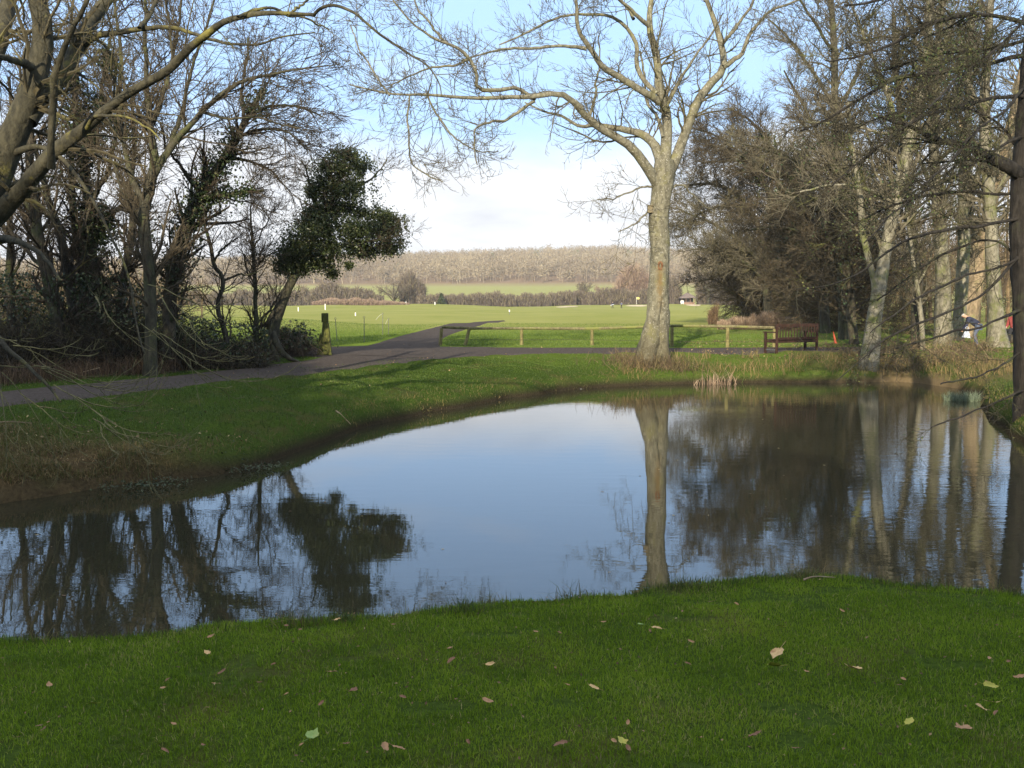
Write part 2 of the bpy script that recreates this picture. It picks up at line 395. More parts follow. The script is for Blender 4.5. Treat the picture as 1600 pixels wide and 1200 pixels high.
def zground(X, Y):
    X = np.asarray(X, float); Y = np.asarray(Y, float)
    base = np.interp(Y, ZY, ZZ)
    base = np.where(Y > 620, 9 + (base - 9) * ridge(X, Y), base)
    base = base + 1.15 * np.exp(-((X + 20) / 26) ** 2 - ((Y - 205) / 30) ** 2)       # fairway hump
    base = base + 1.0 * np.exp(-((X - 42) / 34) ** 2 - ((Y - 285) / 13) ** 2)        # green with bunkers
    base = base + .9 * np.exp(-((X + 62) / 24) ** 2 - ((Y - 190) / 16) ** 2)         # rough mound
    base = base + .5 * np.exp(-((X + 16) / 7) ** 2 - ((Y - 62) / 7) ** 2)
    base = base + .30 * (vnoise(X / 9, Y / 9, 3) - .5) * smooth(40, 70, Y)
    # mound on the right bank and lit bank under the pale trunks
    base = base + .62 * np.exp(-((X - 10.6) / 2.3) ** 2 - ((Y - 19.0) / 3.2) ** 2)
    near = Y < 9.2 + 0 * X
    sd = np.where(Y < 60, 0.0, 99.0)
    m = (Y < 60) & (np.abs(X) < 60)
    if m.any(): sd = sd + 0; s2 = pond_sd(X[m] if X.shape else X.reshape(1), Y[m] if Y.shape else Y.reshape(1)); sd = np.where(m, 0, 99.0); sd[m] = s2
    else: sd = np.full(X.shape, 99.0)
    wob = (vnoise(X * 2.3, Y * 2.3, 5) - .5) * .10 + (vnoise(X * .8, Y * .8, 6) - .5) * .12
    sd = sd + np.where(Y < 9.5, .34 * (vnoise(X * 1.3 + 7, Y * .6, 71) - .5) + .16 * (vnoise(X * 4.1, Y * 2, 72) - .5), .22 * (vnoise(X * 1.1, Y * 1.1, 73) - .5)) * smooth(2.2, .4, np.abs(sd))
    pn = np.interp(sd, [-3, -.6, -.06, .10, .38, 1.2, 4.5, 8], [-1.0, -.5, -.10, .18, .47, .56, .74, .80]) + wob * .35 * smooth(.1, .8, sd)
    pf = np.interp(sd, [-3, -.8, -.06, .05, .24, 1.4, 3.4, 6], [-1.0, -.5, -.12, .13, .31, .53, .68, .72]) + wob * smooth(.05, .6, sd) * (1 - smooth(2.5, 5, sd) * .8)
    k = smooth(8.4, 10.5, Y - np.abs(X) * .15)
    prof = pn * (1 - k) + pf * k
    hill = base - np.interp(Y, [0, 40], [.72, .72])
    return np.where(sd < 8, prof + np.where(sd > 0, hill * smooth(0, 2.2, sd), 0), base + (.02 * (vnoise(X, Y, 9) - .5)))
def zg(x, y): return float(zground(np.array([float(x)]), np.array([float(y)]))[0])
def ground_at(px, py):
    """where the line of sight through a picture point meets the ground"""
    d = ray(px, py); k = np.concatenate([np.linspace(3, 60, 1500), np.linspace(60, 900, 1500)])
    X = d[0] * k; Y = d[1] * k; Z = EYE + d[2] * k
    h = zground(X, Y); w = np.where(Z <= np.maximum(h, 0))[0]
    i = w[0] if len(w) else len(k) - 1
    return np.array([X[i], Y[i], h[i]])

xs = np.concatenate([-np.geomspace(1500, 34, 60)[:-1], np.linspace(-34, -13, 64)[:-1], np.linspace(-13, 17, 250)[:-1], np.linspace(17, 34, 50)[:-1], np.geomspace(34, 1500, 60)])
ys = np.concatenate([np.linspace(-40, 1, 30)[:-1], np.linspace(1, 9, 90)[:-1], np.linspace(9, 36, 190)[:-1], np.linspace(36, 60, 60)[:-1], np.geomspace(60, 2600, 130)])
GX, GY = np.meshgrid(xs, ys); GZ = zground(GX, GY)
idx = np.arange(GX.size).reshape(GX.shape)
quads = np.stack([idx[:-1, :-1], idx[:-1, 1:], idx[1:, 1:], idx[1:, :-1]], -1).reshape(-1, 4)
def ground_mat(nt, b):
    p = pos(nt); X, Y, Z = sep(nt, p)[:3]
    fine = noise(nt, 22, 4, .7, p); med = noise(nt, 1.3, 5, .6, p); big = noise(nt, .12, 3, .5, p)
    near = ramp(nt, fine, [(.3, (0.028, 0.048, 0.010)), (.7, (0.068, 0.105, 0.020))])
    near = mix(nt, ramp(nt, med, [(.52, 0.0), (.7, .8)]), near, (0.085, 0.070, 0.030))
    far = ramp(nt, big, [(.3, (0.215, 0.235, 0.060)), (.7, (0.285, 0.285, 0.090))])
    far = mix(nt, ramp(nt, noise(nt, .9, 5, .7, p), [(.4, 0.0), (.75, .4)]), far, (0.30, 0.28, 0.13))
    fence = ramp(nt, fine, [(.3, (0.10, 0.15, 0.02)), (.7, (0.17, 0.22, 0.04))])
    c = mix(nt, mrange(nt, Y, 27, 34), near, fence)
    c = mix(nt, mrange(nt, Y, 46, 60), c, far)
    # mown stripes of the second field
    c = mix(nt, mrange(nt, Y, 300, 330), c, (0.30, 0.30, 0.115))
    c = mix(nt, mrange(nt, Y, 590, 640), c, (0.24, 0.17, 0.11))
    # mud by the water line
    mud = ramp(nt, fine, [(.3, (0.018, 0.015, 0.010)), (.7, (0.055, 0.044, 0.027))])
    mk = math_(nt, 'MULTIPLY', mrange(nt, Z, .24, .05), mrange(nt, Y, 50, 45))
    c = mix(nt, mk, c, mud)
    lb_ = math_(nt, 'MULTIPLY', math_(nt, 'MULTIPLY', mrange(nt, X, -3.3, -4.8), mrange(nt, Y, 14.4, 12.8)), mrange(nt, Y, 9, 10))
    c = mix(nt, math_(nt, 'MULTIPLY', lb_, ramp(nt, med, [(.25, .3), (.5, 1.0)])), c, ramp(nt, fine, [(.3, (0.045, 0.032, 0.018)), (.7, (0.12, 0.088, 0.045))]))
    # bare soil under the pale trunks on the right
    soil = math_(nt, 'MULTIPLY', mrange(nt, X, 8.3, 10.5), ramp(nt, noise(nt, .5, 4, .6, p), [(.48, 0.0), (.58, .9)]))
    soil = math_(nt, 'MULTIPLY', soil, mrange(nt, Y, 60, 50))
    c = mix(nt, math_(nt, 'MULTIPLY', soil, mrange(nt, Y, 22, 26)), c, (0.15, 0.11, 0.06))
    nt.links.new(c, b.inputs['Base Color']); b.inputs['Roughness'].default_value = 1.0; b.inputs['Specular IOR Level'].default_value = 0.0
    bump(nt, b, fine, .8, .04)
M['ground'] = mat('ground_turf', ground_mat)
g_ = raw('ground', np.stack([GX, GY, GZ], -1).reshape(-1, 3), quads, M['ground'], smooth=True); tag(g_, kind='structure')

def water_mat(nt, b):
    b.inputs['Base Color'].default_value = (0.027, 0.027, 0.016, 1); b.inputs['Roughness'].default_value = .015
    b.inputs['IOR'].default_value = 1.58; b.inputs['Specular IOR Level'].default_value = .5
    n1 = noise(nt, 1.0, 3, .5, pos(nt, (1.6, 5.0, 1))); n2 = noise(nt, 1.0, 2, .5, pos(nt, (6, 19, 1)))
    p = pos(nt); X, Y, Z = sep(nt, p)[:3]
    calm = ramp(nt, noise(nt, .22, 3, .6, p), [(.35, .25), (.65, 1.0)])
    h = math_(nt, 'ADD', n1, math_(nt, 'MULTIPLY', n2, .22))
    k = math_(nt, 'MULTIPLY', calm, mrange(nt, X, 2, 5.5, .45, 1.5))
    bn = nt.nodes.new('ShaderNodeBump'); bn.inputs['Distance'].default_value = .0026
    nt.links.new(h, bn.inputs['Height']); nt.links.new(k, bn.inputs['Strength']); nt.links.new(bn.outputs[0], b.inputs['Normal'])
M['water'] = mat('pond_water', water_mat)
w = raw('water', [[-34, 2, 0], [34, 2, 0], [34, 40, 0], [-34, 40, 0]], [[0, 1, 2, 3]], M['water']); tag(w, kind='structure')

# ------------------------------------------------------------------ paths (draped ribbons just above the turf)
def ribbon(name, a_px, b_px, n=90, m=10, lift=.022, mt=None):
    A = spline([ground_at(*q)[:2] for q in a_px], n); B_ = spline([ground_at(*q)[:2] for q in b_px], n)
    t = np.linspace(0, 1, m)[None, :, None]
    XY = A[:, None, :] * (1 - t) + B_[:, None, :] * t
    e = .05 * (vnoise(XY[..., 0] * 3, XY[..., 1] * 3, 8) - .5)
    Z = zground(XY[..., 0], XY[..., 1]) + lift; Z[:, 0] -= .08; Z[:, -1] -= .08
    i = np.arange(n * m).reshape(n, m)
    q = np.stack([i[:-1, :-1], i[:-1, 1:], i[1:, 1:], i[1:, :-1]], -1).reshape(-1, 4)
    o = raw(name, np.concatenate([XY + 0 * e[..., None], Z[..., None]], -1).reshape(-1, 3), q, mt or M['path'], smooth=True)
    return tag(o, kind='structure')
ribbon('path', [(-260, 678), (0, 639), (160, 621), (300, 604), (420, 592), (520, 582), (600, 573), (690, 562), (800, 555), (1000, 553), (1200, 553), (1400, 553)],
       [(-260, 640), (0, 612), (160, 598), (300, 584), (420, 571), (500, 560), (545, 547), (600, 540), (760, 543), (1000, 544), (1200, 543), (1400, 543)], 160, 14)
ribbon('path', [(690, 561), (700, 548), (690, 538), (698, 526), (735, 513), (760, 507.5), (778, 504), (790, 502.4)],
       [(520, 556), (548, 545), (590, 535), (625, 524), (680, 511), (722, 505), (760, 502.5), (787, 501.4)], 90, 14, .030)
ribbon('path', [(560, 560), (500, 560), (430, 556), (380, 552)], [(600, 538), (530, 541), (440, 541), (380, 541)], 30, 8, .026)

# ------------------------------------------------------------------ generic bare tree
def bare_tree(name, label, cat, limbs, base, mats, levels, seed, group=None, sides=10, lump=.05, ivy=None, extra=None, tn='trunk'):
    g = np.random.default_rng(seed)
    r = root(name, label, cat, base, group)
    tb = Bag(); Ps = []; Rs = []
    for (P, R) in limbs:
        tb.tubes(P[None], R[None], sides, lump, int(g.integers(1e6))); Ps.append(P); Rs.append(R)
    tb.build(tn, M[mats[0]], r, True)
    P = np.stack(Ps); R = np.stack(Rs); cb = Bag()
    gens = [(P, R)]
    for lv in levels:
        k = dict(lv); src = k.pop('src', -1); sd = k.pop('sides', 3); n = k.pop('n')
        sel = k.pop('sel', None)
        Pp, Rp = gens[src]
        if sel is not None: Pp, Rp = Pp[sel], Rp[sel]
        if isinstance(n, float):   # per metre
            ln = np.linalg.norm(np.diff(Pp, axis=1), axis=2).sum(1); n = np.maximum(1, (ln * n + g.random(len(ln))).astype(int))
        c = grow(Pp, Rp, n, g=g, **k); gens.append(c)
        cb.tubes(c[0], c[1], sd)
    cb.build('crown', M[mats[1]], r)
    return r, gens
def along(P, R, n, g, spread, t0=0.0, t1=1.0):
    """random points round a limb"""
    t = g.uniform(t0, t1, n); f = t * (len(P) - 1); i = np.minimum(f.astype(int), len(P) - 2); fr = (f - i)[:, None]
    p = P[i] * (1 - fr) + P[i + 1] * fr
    rad = (R[i] + spread * np.abs(g.standard_normal(n)))[:, None]
    return p + norm(g.standard_normal((n, 3))) * rad

# ------------------------------------------------------------------ the big ash on the far bank
AD = 28.7
g = np.random.default_rng(5)
L = []
def lb(px, dY=0.0, w=1.0, Y=None, n=26, jit=.05): P, R = limb(px, Y or AD, n, dY, w, jit, g); return (P, R)
trunk = lb([(1021, 600, 62), (1022, 575, 50), (1025, 548, 42), (1028, 520, 36), (1029, 490, 34), (1031, 460, 32), (1032, 420, 31), (1033, 395, 30), (1032, 350, 30), (1034, 310, 30), (1036, 285, 34), (1038, 262, 36), (1039, 250, 30)], n=44, jit=.02)
limbsA = [
    lb([(1037, 275, 22), (1038, 235, 18), (1038, 205, 16), (1036, 175, 15), (1026, 144, 14), (1024, 110, 12), (1022, 80, 11), (1012, 35, 9), (1018, 0, 7), (1030, -60, 5), (1020, -120, 3)], .8),
    lb([(1042, 275, 22), (1058, 245, 17), (1072, 197, 15), (1082, 162, 14), (1104, 130, 12), (1130, 105, 11), (1126, 70, 9), (1112, 26, 7), (1099, -5, 6), (1090, -60, 4), (1075, -110, 2)], 1.2),
    lb([(1030, 290, 20), (1018, 272, 16), (1003, 249, 14), (981, 221, 13), (937, 203, 11), (911, 178, 11), (894, 155, 10), (872, 147, 9), (832, 155, 7), (780, 153, 6), (727, 155, 5), (675, 149, 4), (609, 149, 3), (545, 132, 2)], -2.6),
    lb([(1034, 265, 18), (1028, 235, 15), (1018, 218, 13), (999, 207, 11), (964, 198, 9), (929, 192, 7), (903, 198, 5), (880, 178, 4), (850, 174, 3), (820, 160, 2)], 1.8),
    lb([(1031, 160, 12), (1015, 148, 11), (990, 136, 10), (968, 122, 9), (940, 109, 9), (933, 92, 8), (911, 66, 7), (900, 44, 6), (901, 0, 5), (880, -60, 3)], -1.6),
    lb([(836, 156, 6), (818, 142, 6), (806, 136, 6), (780, 141, 6), (752, 143, 6), (741, 136, 6), (744, 118, 5.5), (732, 92, 5), (710, 74, 4.5), (675, 61, 4), (644, 39, 3), (614, 0, 2.5), (590, -40, 2)], -1.4, Y=AD - 1.4),
    lb([(835, 158, 5), (806, 173, 5), (784, 192, 4), (758, 192, 3.5), (738, 201, 3), (737, 227, 2.5), (746, 258, 1.8)], -.6, Y=AD - 1.5),
    lb([(916, 76, 6), (894, 71, 5), (850, 70, 4.5), (806, 74, 4), (771, 79, 3), (720, 95, 2)], -.8, Y=AD - .9),
    lb([(1026, 146, 8), (1003, 122, 7), (994, 92, 7), (998, 60, 6), (972, 28, 5), (937, 18, 4.5), (872, 26, 3.5), (815, 55, 3), (780, 70, 2)], .8),
    lb([(1014, 40, 7), (1000, 30, 6), (981, 10, 5), (950, -12, 4), (905, -50, 3), (870, -90, 2)], -1.0),
    lb([(1130, 105, 8), (1150, 90, 7), (1161, 78, 6), (1166, 55, 6), (1182, 38, 5), (1200, 18, 4.5), (1235, 5, 3), (1270, -10, 2)], .3, Y=AD + .5),
    lb([(1126, 72, 6), (1140, 54, 5), (1158, 30, 4.5), (1174, 8, 4), (1190, -30, 3)], -.8, Y=AD + .8),
    lb([(1042, 166, 5), (1060, 130, 4.5), (1073, 105, 4), (1095, 75, 3), (1112, 52, 2.5), (1130, 20, 1.8)], -1.2),
    lb([(640, 150, 3), (637, 188, 3), (644, 219, 2.8), (642, 255, 2.6), (662, 271, 2.2), (692, 284, 1.6)], -.3, Y=AD - 2.4),
    lb([(668, 150, 3), (688, 188, 2.8), (710, 219, 2.5), (745, 240, 2), (779, 236, 1.5)], .6, Y=AD - 2.3),
    lb([(1022, 292, 4), (1000, 290, 3), (975, 306, 2.5), (955, 313, 2), (933, 312, 1.5)], -.8),
    lb([(1020, 318, 3.5), (1008, 334, 3), (995, 348, 2.5), (982, 359, 2), (966, 362, 1.4)], -.6),
    lb([(1048, 295, 4), (1062, 285, 3), (1080, 300, 2.5), (1098, 322, 2), (1118, 330, 1.4)], .8),
    lb([(1036, 215, 6), (1027, 180, 5), (1008, 160, 4), (1008, 120, 3.5), (1000, 80, 3)], 1.6),
    lb([(920, 186, 5), (935, 150, 4), (932, 120, 3), (940, 90, 2.5), (935, 55, 1.8)], 1.0),
    lb([(732, 92, 4), (700, 110, 3.2), (668, 108, 2.8), (636, 120, 2.2), (610, 135, 1.6)], .6, Y=AD - 2.2),
    lb([(700, 70, 4), (672, 40, 3.2), (650, 10, 2.8), (640, -30, 2)], .9, Y=AD - 2.4),
    lb([(609, 149, 3.2), (585, 120, 2.8), (560, 80, 2.4), (548, 40, 2)], .9, Y=AD - 2.6),
    lb([(990, 30, 5), (960, -20, 4), (960, -80, 3)], 1.5),
]
base = trunk[0][0].copy(); base[2] = zg(base[0], base[1])
r = root('ash_tree', 'tall pale barked bare tree on the far bank with a knot hole in its trunk', 'tree', base)
tb = Bag()
Pt, Rt = trunk
tb.tubes(Pt[None], Rt[None], 28, .045, 3)
Pl = np.stack([a for a, b in limbsA]); Rl = np.stack([b for a, b in limbsA])
tb.tubes(Pl, Rl, 12, .05, 4)
# buttress roots and a callus bulge low on the left side
for (pts) in ([(1026, 470, 16), (1020, 500, 22), (1013, 528, 26), (1006, 556, 28), (999, 584, 28), (991, 606, 24)], [(1033, 500, 16), (1036, 540, 20), (1041, 570, 18), (1047, 602, 14)], [(1022, 500, 24), (1015, 545, 34), (1008, 575, 36), (1002, 606, 34)]):
    P, R = limb(pts, AD - .25, 14, 0, 1, .01, g); tb.tubes(P[None], R[None], 12, .08, 5)
def ash_trunk(nt, b):
    src = nt.links
    p = pos(nt, (7, 7, 4)); n1 = noise(nt, 1.0, 6, .65, p, .6); n3 = noise(nt, 11, 3, .7, pos(nt, (1, 1, .5))); q = pos(nt); X, Y, Z = sep(nt, q)[:3]
    c = ramp(nt, n1, [(.32, (0.11, 0.10, 0.068)), (.66, (0.23, 0.215, 0.15))]); c = mix(nt, ramp(nt, n3, [(.42, 0.0), (.7, .75)]), c, (0.05, 0.045, 0.03))
    c = mix(nt, ramp(nt, noise(nt, 1.6, 5, .7, q), [(.54, 0.0), (.68, 1.0)]), c, (0.17, 0.16, 0.07))
    c = mix(nt, ramp(nt, noise(nt, 26, 2, .5, q), [(.62, 0.0), (.69, 1.0)]), c, (0.36, 0.34, 0.28))
    hx, hz = float(at(1031, 415, AD - .3)[0]), float(at(1031, 415, AD - .3)[2])
    wob = math_(nt, 'MULTIPLY', math_(nt, 'SUBTRACT', noise(nt, 3, 3, .6, q), .5), .22)
    dx = math_(nt, 'ABSOLUTE', math_(nt, 'ADD', math_(nt, 'SUBTRACT', X, hx), wob), 0.0)
    st = math_(nt, 'MULTIPLY', mrange(nt, dx, .13, .03), math_(nt, 'MULTIPLY', mrange(nt, Z, hz + .02, hz - .12), mrange(nt, Z, hz - 1.5, hz - .7)))
    c = mix(nt, math_(nt, 'MULTIPLY', st, ramp(nt, noise(nt, 8, 3, .6, q), [(.3, .3), (.6, 1.0)])), c, (0.15, 0.105, 0.045))
    ms = math_(nt, 'MULTIPLY', mrange(nt, Z, 1.9, .5), ramp(nt, noise(nt, 2.6, 5, .7, q), [(.32, 0.0), (.50, .95)]))
    c = mix(nt, ms, c, (0.060, 0.050, 0.025))
    nt.links.new(c, b.inputs['Base Color']); bump(nt, b, math_(nt, 'ADD', n1, math_(nt, 'MULTIPLY', n3, .5)), .9, .04)
tb.build('trunk', mat('ash_trunk_bark', ash_trunk), r, True)
cb = Bag()
gg = np.random.default_rng(77)
ln = np.linalg.norm(np.diff(Pl, axis=1), axis=2).sum(1)
l1 = grow(Pl, Rl, (ln * 3.4 + 2).astype(int), .16, .98, (28, 75), (.8, 2.5), (-.07, .13), .17, 9, .30, .0075, g=gg)
l2 = grow(*l1, 6, .15, .95, (25, 60), (.35, 1.05), (-.05, .17), .13, 7, .65, .006, g=gg)
l3 = grow(*l2, 3, .3, .95, (25, 55), (.15, .42), (.0, .22), .1, 5, .7, .0055, g=gg, taper=.7)
for q in (l1, l2): cb.tubes(*q, 4)
cb.tubes(*l3, 3)
cb.build('crown', M['ash_twig'], r)
# knot hole with rim and stain
hc = at(1032, 415, AD - .30)
hb = Bag(); th = np.linspace(0, 2 * math.pi, 20, endpoint=False)
ring = np.stack([hc[0] + .05 * np.cos(th), np.full(20, hc[1] + .03), hc[2] + .105 * np.sin(th)], 1)
ringc = np.concatenate([ring, ring[:1]])
V, q = sweep(ringc[None], np.full((1, 21), .028) * (1 + .2 * np.sin(th[0] + np.arange(21)))[None], 8, .1, 3); hb.add(V, q)
kn = hb.build('knot', M['callus'], r, True); kn['label'] = 'reddish rim of the rotten knot hole'
hb2 = Bag(); rg2 = np.stack([hc[0] + .052 * np.cos(th), np.full(20, hc[1] + .028), hc[2] + .11 * np.sin(th)], 1)
hb2.add(np.concatenate([rg2, [[hc[0], hc[1] + .045, hc[2]]]]), None, [[i, (i + 1) % 20, 20] for i in range(20)])
ho = hb2.build('hollow', M['hole'], kn)
# nest box on the trunk
c = at(1015, 326, AD - .12); bx = Bag()
rb = root('nest_box', 'small square wooden nest box fixed high on the left side of the pale trunk', 'nest box', (c[0], c[1], c[2]))
bx.box((c[0] - .06, c[1] - .09, c[2] - .12), (c[0] + .09, c[1] + .09, c[2] + .07)); bx.build('box', M['box'], rb)
bx = Bag(); bx.box((c[0] - .075, c[1] - .12, c[2] + .072), (c[0] + .10, c[1] + .11, c[2] + .09)); bx.build('lid', M['box'], rb)

# ------------------------------------------------------------------ big lichened tree at the near left
g = np.random.default_rng(21)
LD = 12.5
def ll(px, dY=0.0, Y=LD, n=26, jit=.03, w=1.0): P, R = limb(px, Y, n, dY, w, jit, g); return (P, R)
mapl = [
    ll([(-95, 690, 90), (-90, 600, 74), (-80, 500, 66), (-62, 420, 60), (-35, 340, 50), (0, 260, 42), (38, 170, 38), (62, 100, 34), (70, 50, 30), (60, 0, 26), (40, -60, 20)], 0, w=1.0),
    ll([(-45, 372, 40), (0, 332, 32), (30, 306, 27), (46, 286, 25), (70, 259, 23), (102, 231, 20), (140, 196, 17), (196, 150, 14), (245, 122, 14), (273, 101, 13), (290, 80, 12), (315, 60, 11), (346, 38, 9.5), (371, 27, 8), (420, 24, 7.5), (462, 25, 6), (492, 23, 5)], -1.8, n=44),
    ll([(490, 24, 5), (500, 13, 5), (525, 6, 4.5), (545, 10, 4.5), (575, 35, 4), (605, 60, 3.6), (640, 86, 3.2), (668, 102, 2.6), (682, 125, 2), (690, 150, 1.6)], -.8, Y=LD - 1.8),
    ll([(80, 262, 12), (82, 228, 11), (85, 160, 11), (86, 120, 10), (100, 80, 9), (118, 40, 8), (142, -5, 6), (160, -50, 4)], -1.0, Y=LD - .9),
    ll([(45, 190, 26), (75, 140, 25), (105, 105, 24), (124, 60, 21), (150, 20, 19), (178, -20, 16), (200, -70, 12)], 1.6),
    ll([(-60, 200, 30), (-20, 120, 28), (5, 60, 24), (14, 0, 22), (20, -60, 18)], 1.4, Y=LD + .6),
    ll([(118, 90, 11), (132, 66, 10), (158, 52, 9), (217, 43, 8), (259, 40, 6.5), (301, 49, 5), (332, 62, 4.5), (368, 68, 4), (402, 67, 3.4), (434, 54, 2.8), (492, 51, 2)], -1.2, Y=LD + .8, n=34),
    ll([(218, 44, 7), (231, 21, 6.5), (245, 0, 6), (262, -35, 4)], .5, Y=LD + .3),
    ll([(372, 27, 6), (395, 12, 5), (425, 10, 4), (455, 22, 3.5), (490, 32, 3), (515, 46, 2)], .6, Y=LD - 1.6),
    ll([(450, 24, 4), (470, 6, 3.5), (490, -10, 3)], .3, Y=LD - 1.7),
    ll([(-85, 470, 26), (-50, 400, 20), (-10, 370, 14), (30, 372, 9), (70, 400, 6), (95, 440, 4)], -1.5),
    ll([(-90, 560, 24), (-60, 520, 16), (-20, 520, 10), (20, 548, 7), (60, 590, 5), (95, 628, 3)], -1.8),
    ll([(20, 240, 12), (60, 225, 8), (105, 250, 6), (135, 300, 5), (170, 370, 4), (200, 430, 3.5), (208, 500, 3), (226, 552, 2)], -2.0),
    ll([(60, 105, 14), (30, 95, 10), (-10, 85, 8)], -1.0),
    ll([(136, 200, 7), (150, 180, 5), (182, 178, 4), (215, 190, 3), (250, 220, 2)], -.8, Y=LD - .9),
]
base = mapl[0][0][0].copy(); base[2] = zg(base[0], base[1])
lvl = [dict(sel=slice(0, 10), n=3.4, t0=.12, t1=.98, ang=(25, 80), L=(.5, 1.9), up=(-.08, .03), wig=.17, M_=9, rr=.30, rmin=.0045, sides=4),
       dict(n=6, t0=.2, t1=.98, ang=(25, 65), L=(.25, .8), up=(-.08, .10), wig=.14, M_=7, rr=.6, rmin=.0035),
       dict(n=2, t0=.3, t1=.98, ang=(25, 55), L=(.1, .35), up=(-.05, .12), wig=.12, M_=5, rr=.7, rmin=.003)]
r, gens = bare_tree('lichened_tree', 'big tree at the near left whose long yellow lichened limb reaches up over the path', 'tree', [(spline(np.c_[p, q], 44)[:, :3], spline(np.c_[p, q], 44)[:, 3]) for p, q in mapl], base, ('maple', 'maple_twig'), lvl, 31, sides=14, lump=.045)
# hanging shoots low over the lawn
g = np.random.default_rng(32)
cb = Bag()
start = [(-20, 520, -1.2), (60, 590, -1.8), (95, 628, -1.8), (30, 560, -1.6), (200, 430, -2.0), (208, 500, -2), (-40, 560, -1), (0, 600, -1), (90, 430, -1.5)]
P0 = []
for (x, y, dz) in start:
    p = at(x, y, LD + dz); P0.append(np.stack([p, p + [.25, 0, -.12], p + [.5, 0, -.3]]))
P0 = np.stack(P0); R0 = np.full((len(P0), 3), .011)
s1 = grow(P0, R0, 3, 0, 1, (5, 70), (1.0, 2.1), (-.12, .22), .10, 12, .9, .0065, g=g, bias=(.2, 0, .05))
s2 = grow(*s1, 3, .1, .95, (20, 60), (.3, .95), (-.10, .24), .10, 8, .8, .005, g=g)
s3 = grow(*s2, 2, .3, .95, (20, 60), (.1, .35), (-.05, .24), .10, 5, .8, .004, g=g)
for q in (s1, s2, s3): cb.tubes(*q, 3)
o = cb.build('hanging_shoots', M['shoot'], r); o['label'] = 'thin yellow green shoots drooping low over the lawn'
# reaching whip twigs from the limb that crosses to the ash
# ------------------------------------------------------------------ the left clump
def tree_px(name, label, cat, pxs, Y, mats, seed, dens=1.6, L1=(.9, 2.4), up=(.05, .05), twig=1.0, group=None, ang=(25, 65), bias=None, dYs=None, L2n=5, l3=3, sides=12, wig=.13, L0n=30, rmin=.008, t0=.15):
    g = np.random.default_rng(seed)
    ls = []
    for k, px in enumerate(pxs): ls.append(limb(px, Y, L0n, (dYs[k] if dYs else g.uniform(-1.2, 1.2) * (k > 0)), 1.0, .04, g))
    base = ls[0][0][0].copy(); base[2] = zg(base[0], base[1])
    ls[0][0][0, 2] = min(ls[0][0][0, 2], base[2] - .05)
    lv = [dict(n=float(dens) * 2.5, t0=t0, t1=1.0, ang=ang, L=L1, up=up, wig=wig, M_=9, rr=.40, rmin=rmin * 1.2, bias=bias, sides=4),
          dict(n=int(L2n * 1.4), t0=.15, t1=1.0, ang=(20, 60), L=(L1[0] * .42, L1[1] * .45), up=up, wig=wig, M_=7, rr=.6, rmin=rmin * .85),
          dict(n=int(l3) + 1, t0=.25, t1=1.0, ang=(20, 55), L=(L1[0] * .2, L1[1] * .2), up=up, wig=wig, M_=4, rr=.7, rmin=rmin * .7)]
    r, gens = bare_tree(name, label, cat, ls, base, mats, lv, seed + 1, group, sides=sides)
    return r, ls, gens
def add_ivy(r, ls, n, spread, size, seed, t0=0.0, t1=.9, which=None, name='ivy'):
    g = np.random.default_rng(seed); b = Bag()
    for k, (P, R) in enumerate(ls):
        if which is not None and k not in which: continue
        C = along(P, R, n, g, spread, t0, t1)
        # clumpy
        keep = vnoise(C[:, 0] * 2.2 + 50, C[:, 2] * 2.2 + C[:, 1], 4) > .33
        C = C[keep]; leaves(b, C, size, g)
    return b.build(name, M['ivy'], r)
GL = 'bare trees of the left clump behind the path'
tree_px('alder_tree', 'grey green trunk standing foremost in the left clump, forking halfway up into spreading stems', 'tree', [
    [(234, 602, 26), (236, 560, 20), (237, 500, 18), (236, 440, 19), (228, 380, 18), (222, 330, 17), (232, 295, 17), (242, 268, 15), (240, 235, 12), (232, 190, 10), (226, 130, 8), (224, 60, 6), (230, -20, 4)],
    [(240, 275, 12), (258, 240, 11), (278, 208, 10), (312, 172, 8), (345, 138, 7), (385, 120, 5), (430, 112, 4), (480, 105, 2.5), (530, 100, 1.5)],
    [(226, 320, 11), (205, 280, 9), (196, 230, 8), (185, 160, 7), (190, 90, 5), (180, 20, 4), (176, -30, 3)],
    [(234, 200, 8), (255, 150, 7), (268, 90, 5), (280, 30, 4), (285, -30, 3)],
    [(262, 235, 8), (285, 180, 6), (292, 120, 5), (320, 60, 4), (335, 0, 3)],
    [(312, 172, 6), (340, 185, 4), (380, 182, 3.5), (430, 190, 2.5), (470, 200, 2)],
    [(224, 345, 7), (205, 330, 5), (185, 290, 4), (170, 240, 3)]],
    21.5, ('mid', 'mid_twig'), 101, 2.2, (.9, 2.3), (.02, .05), group=GL, L2n=6, bias=(.12, 0, .06))
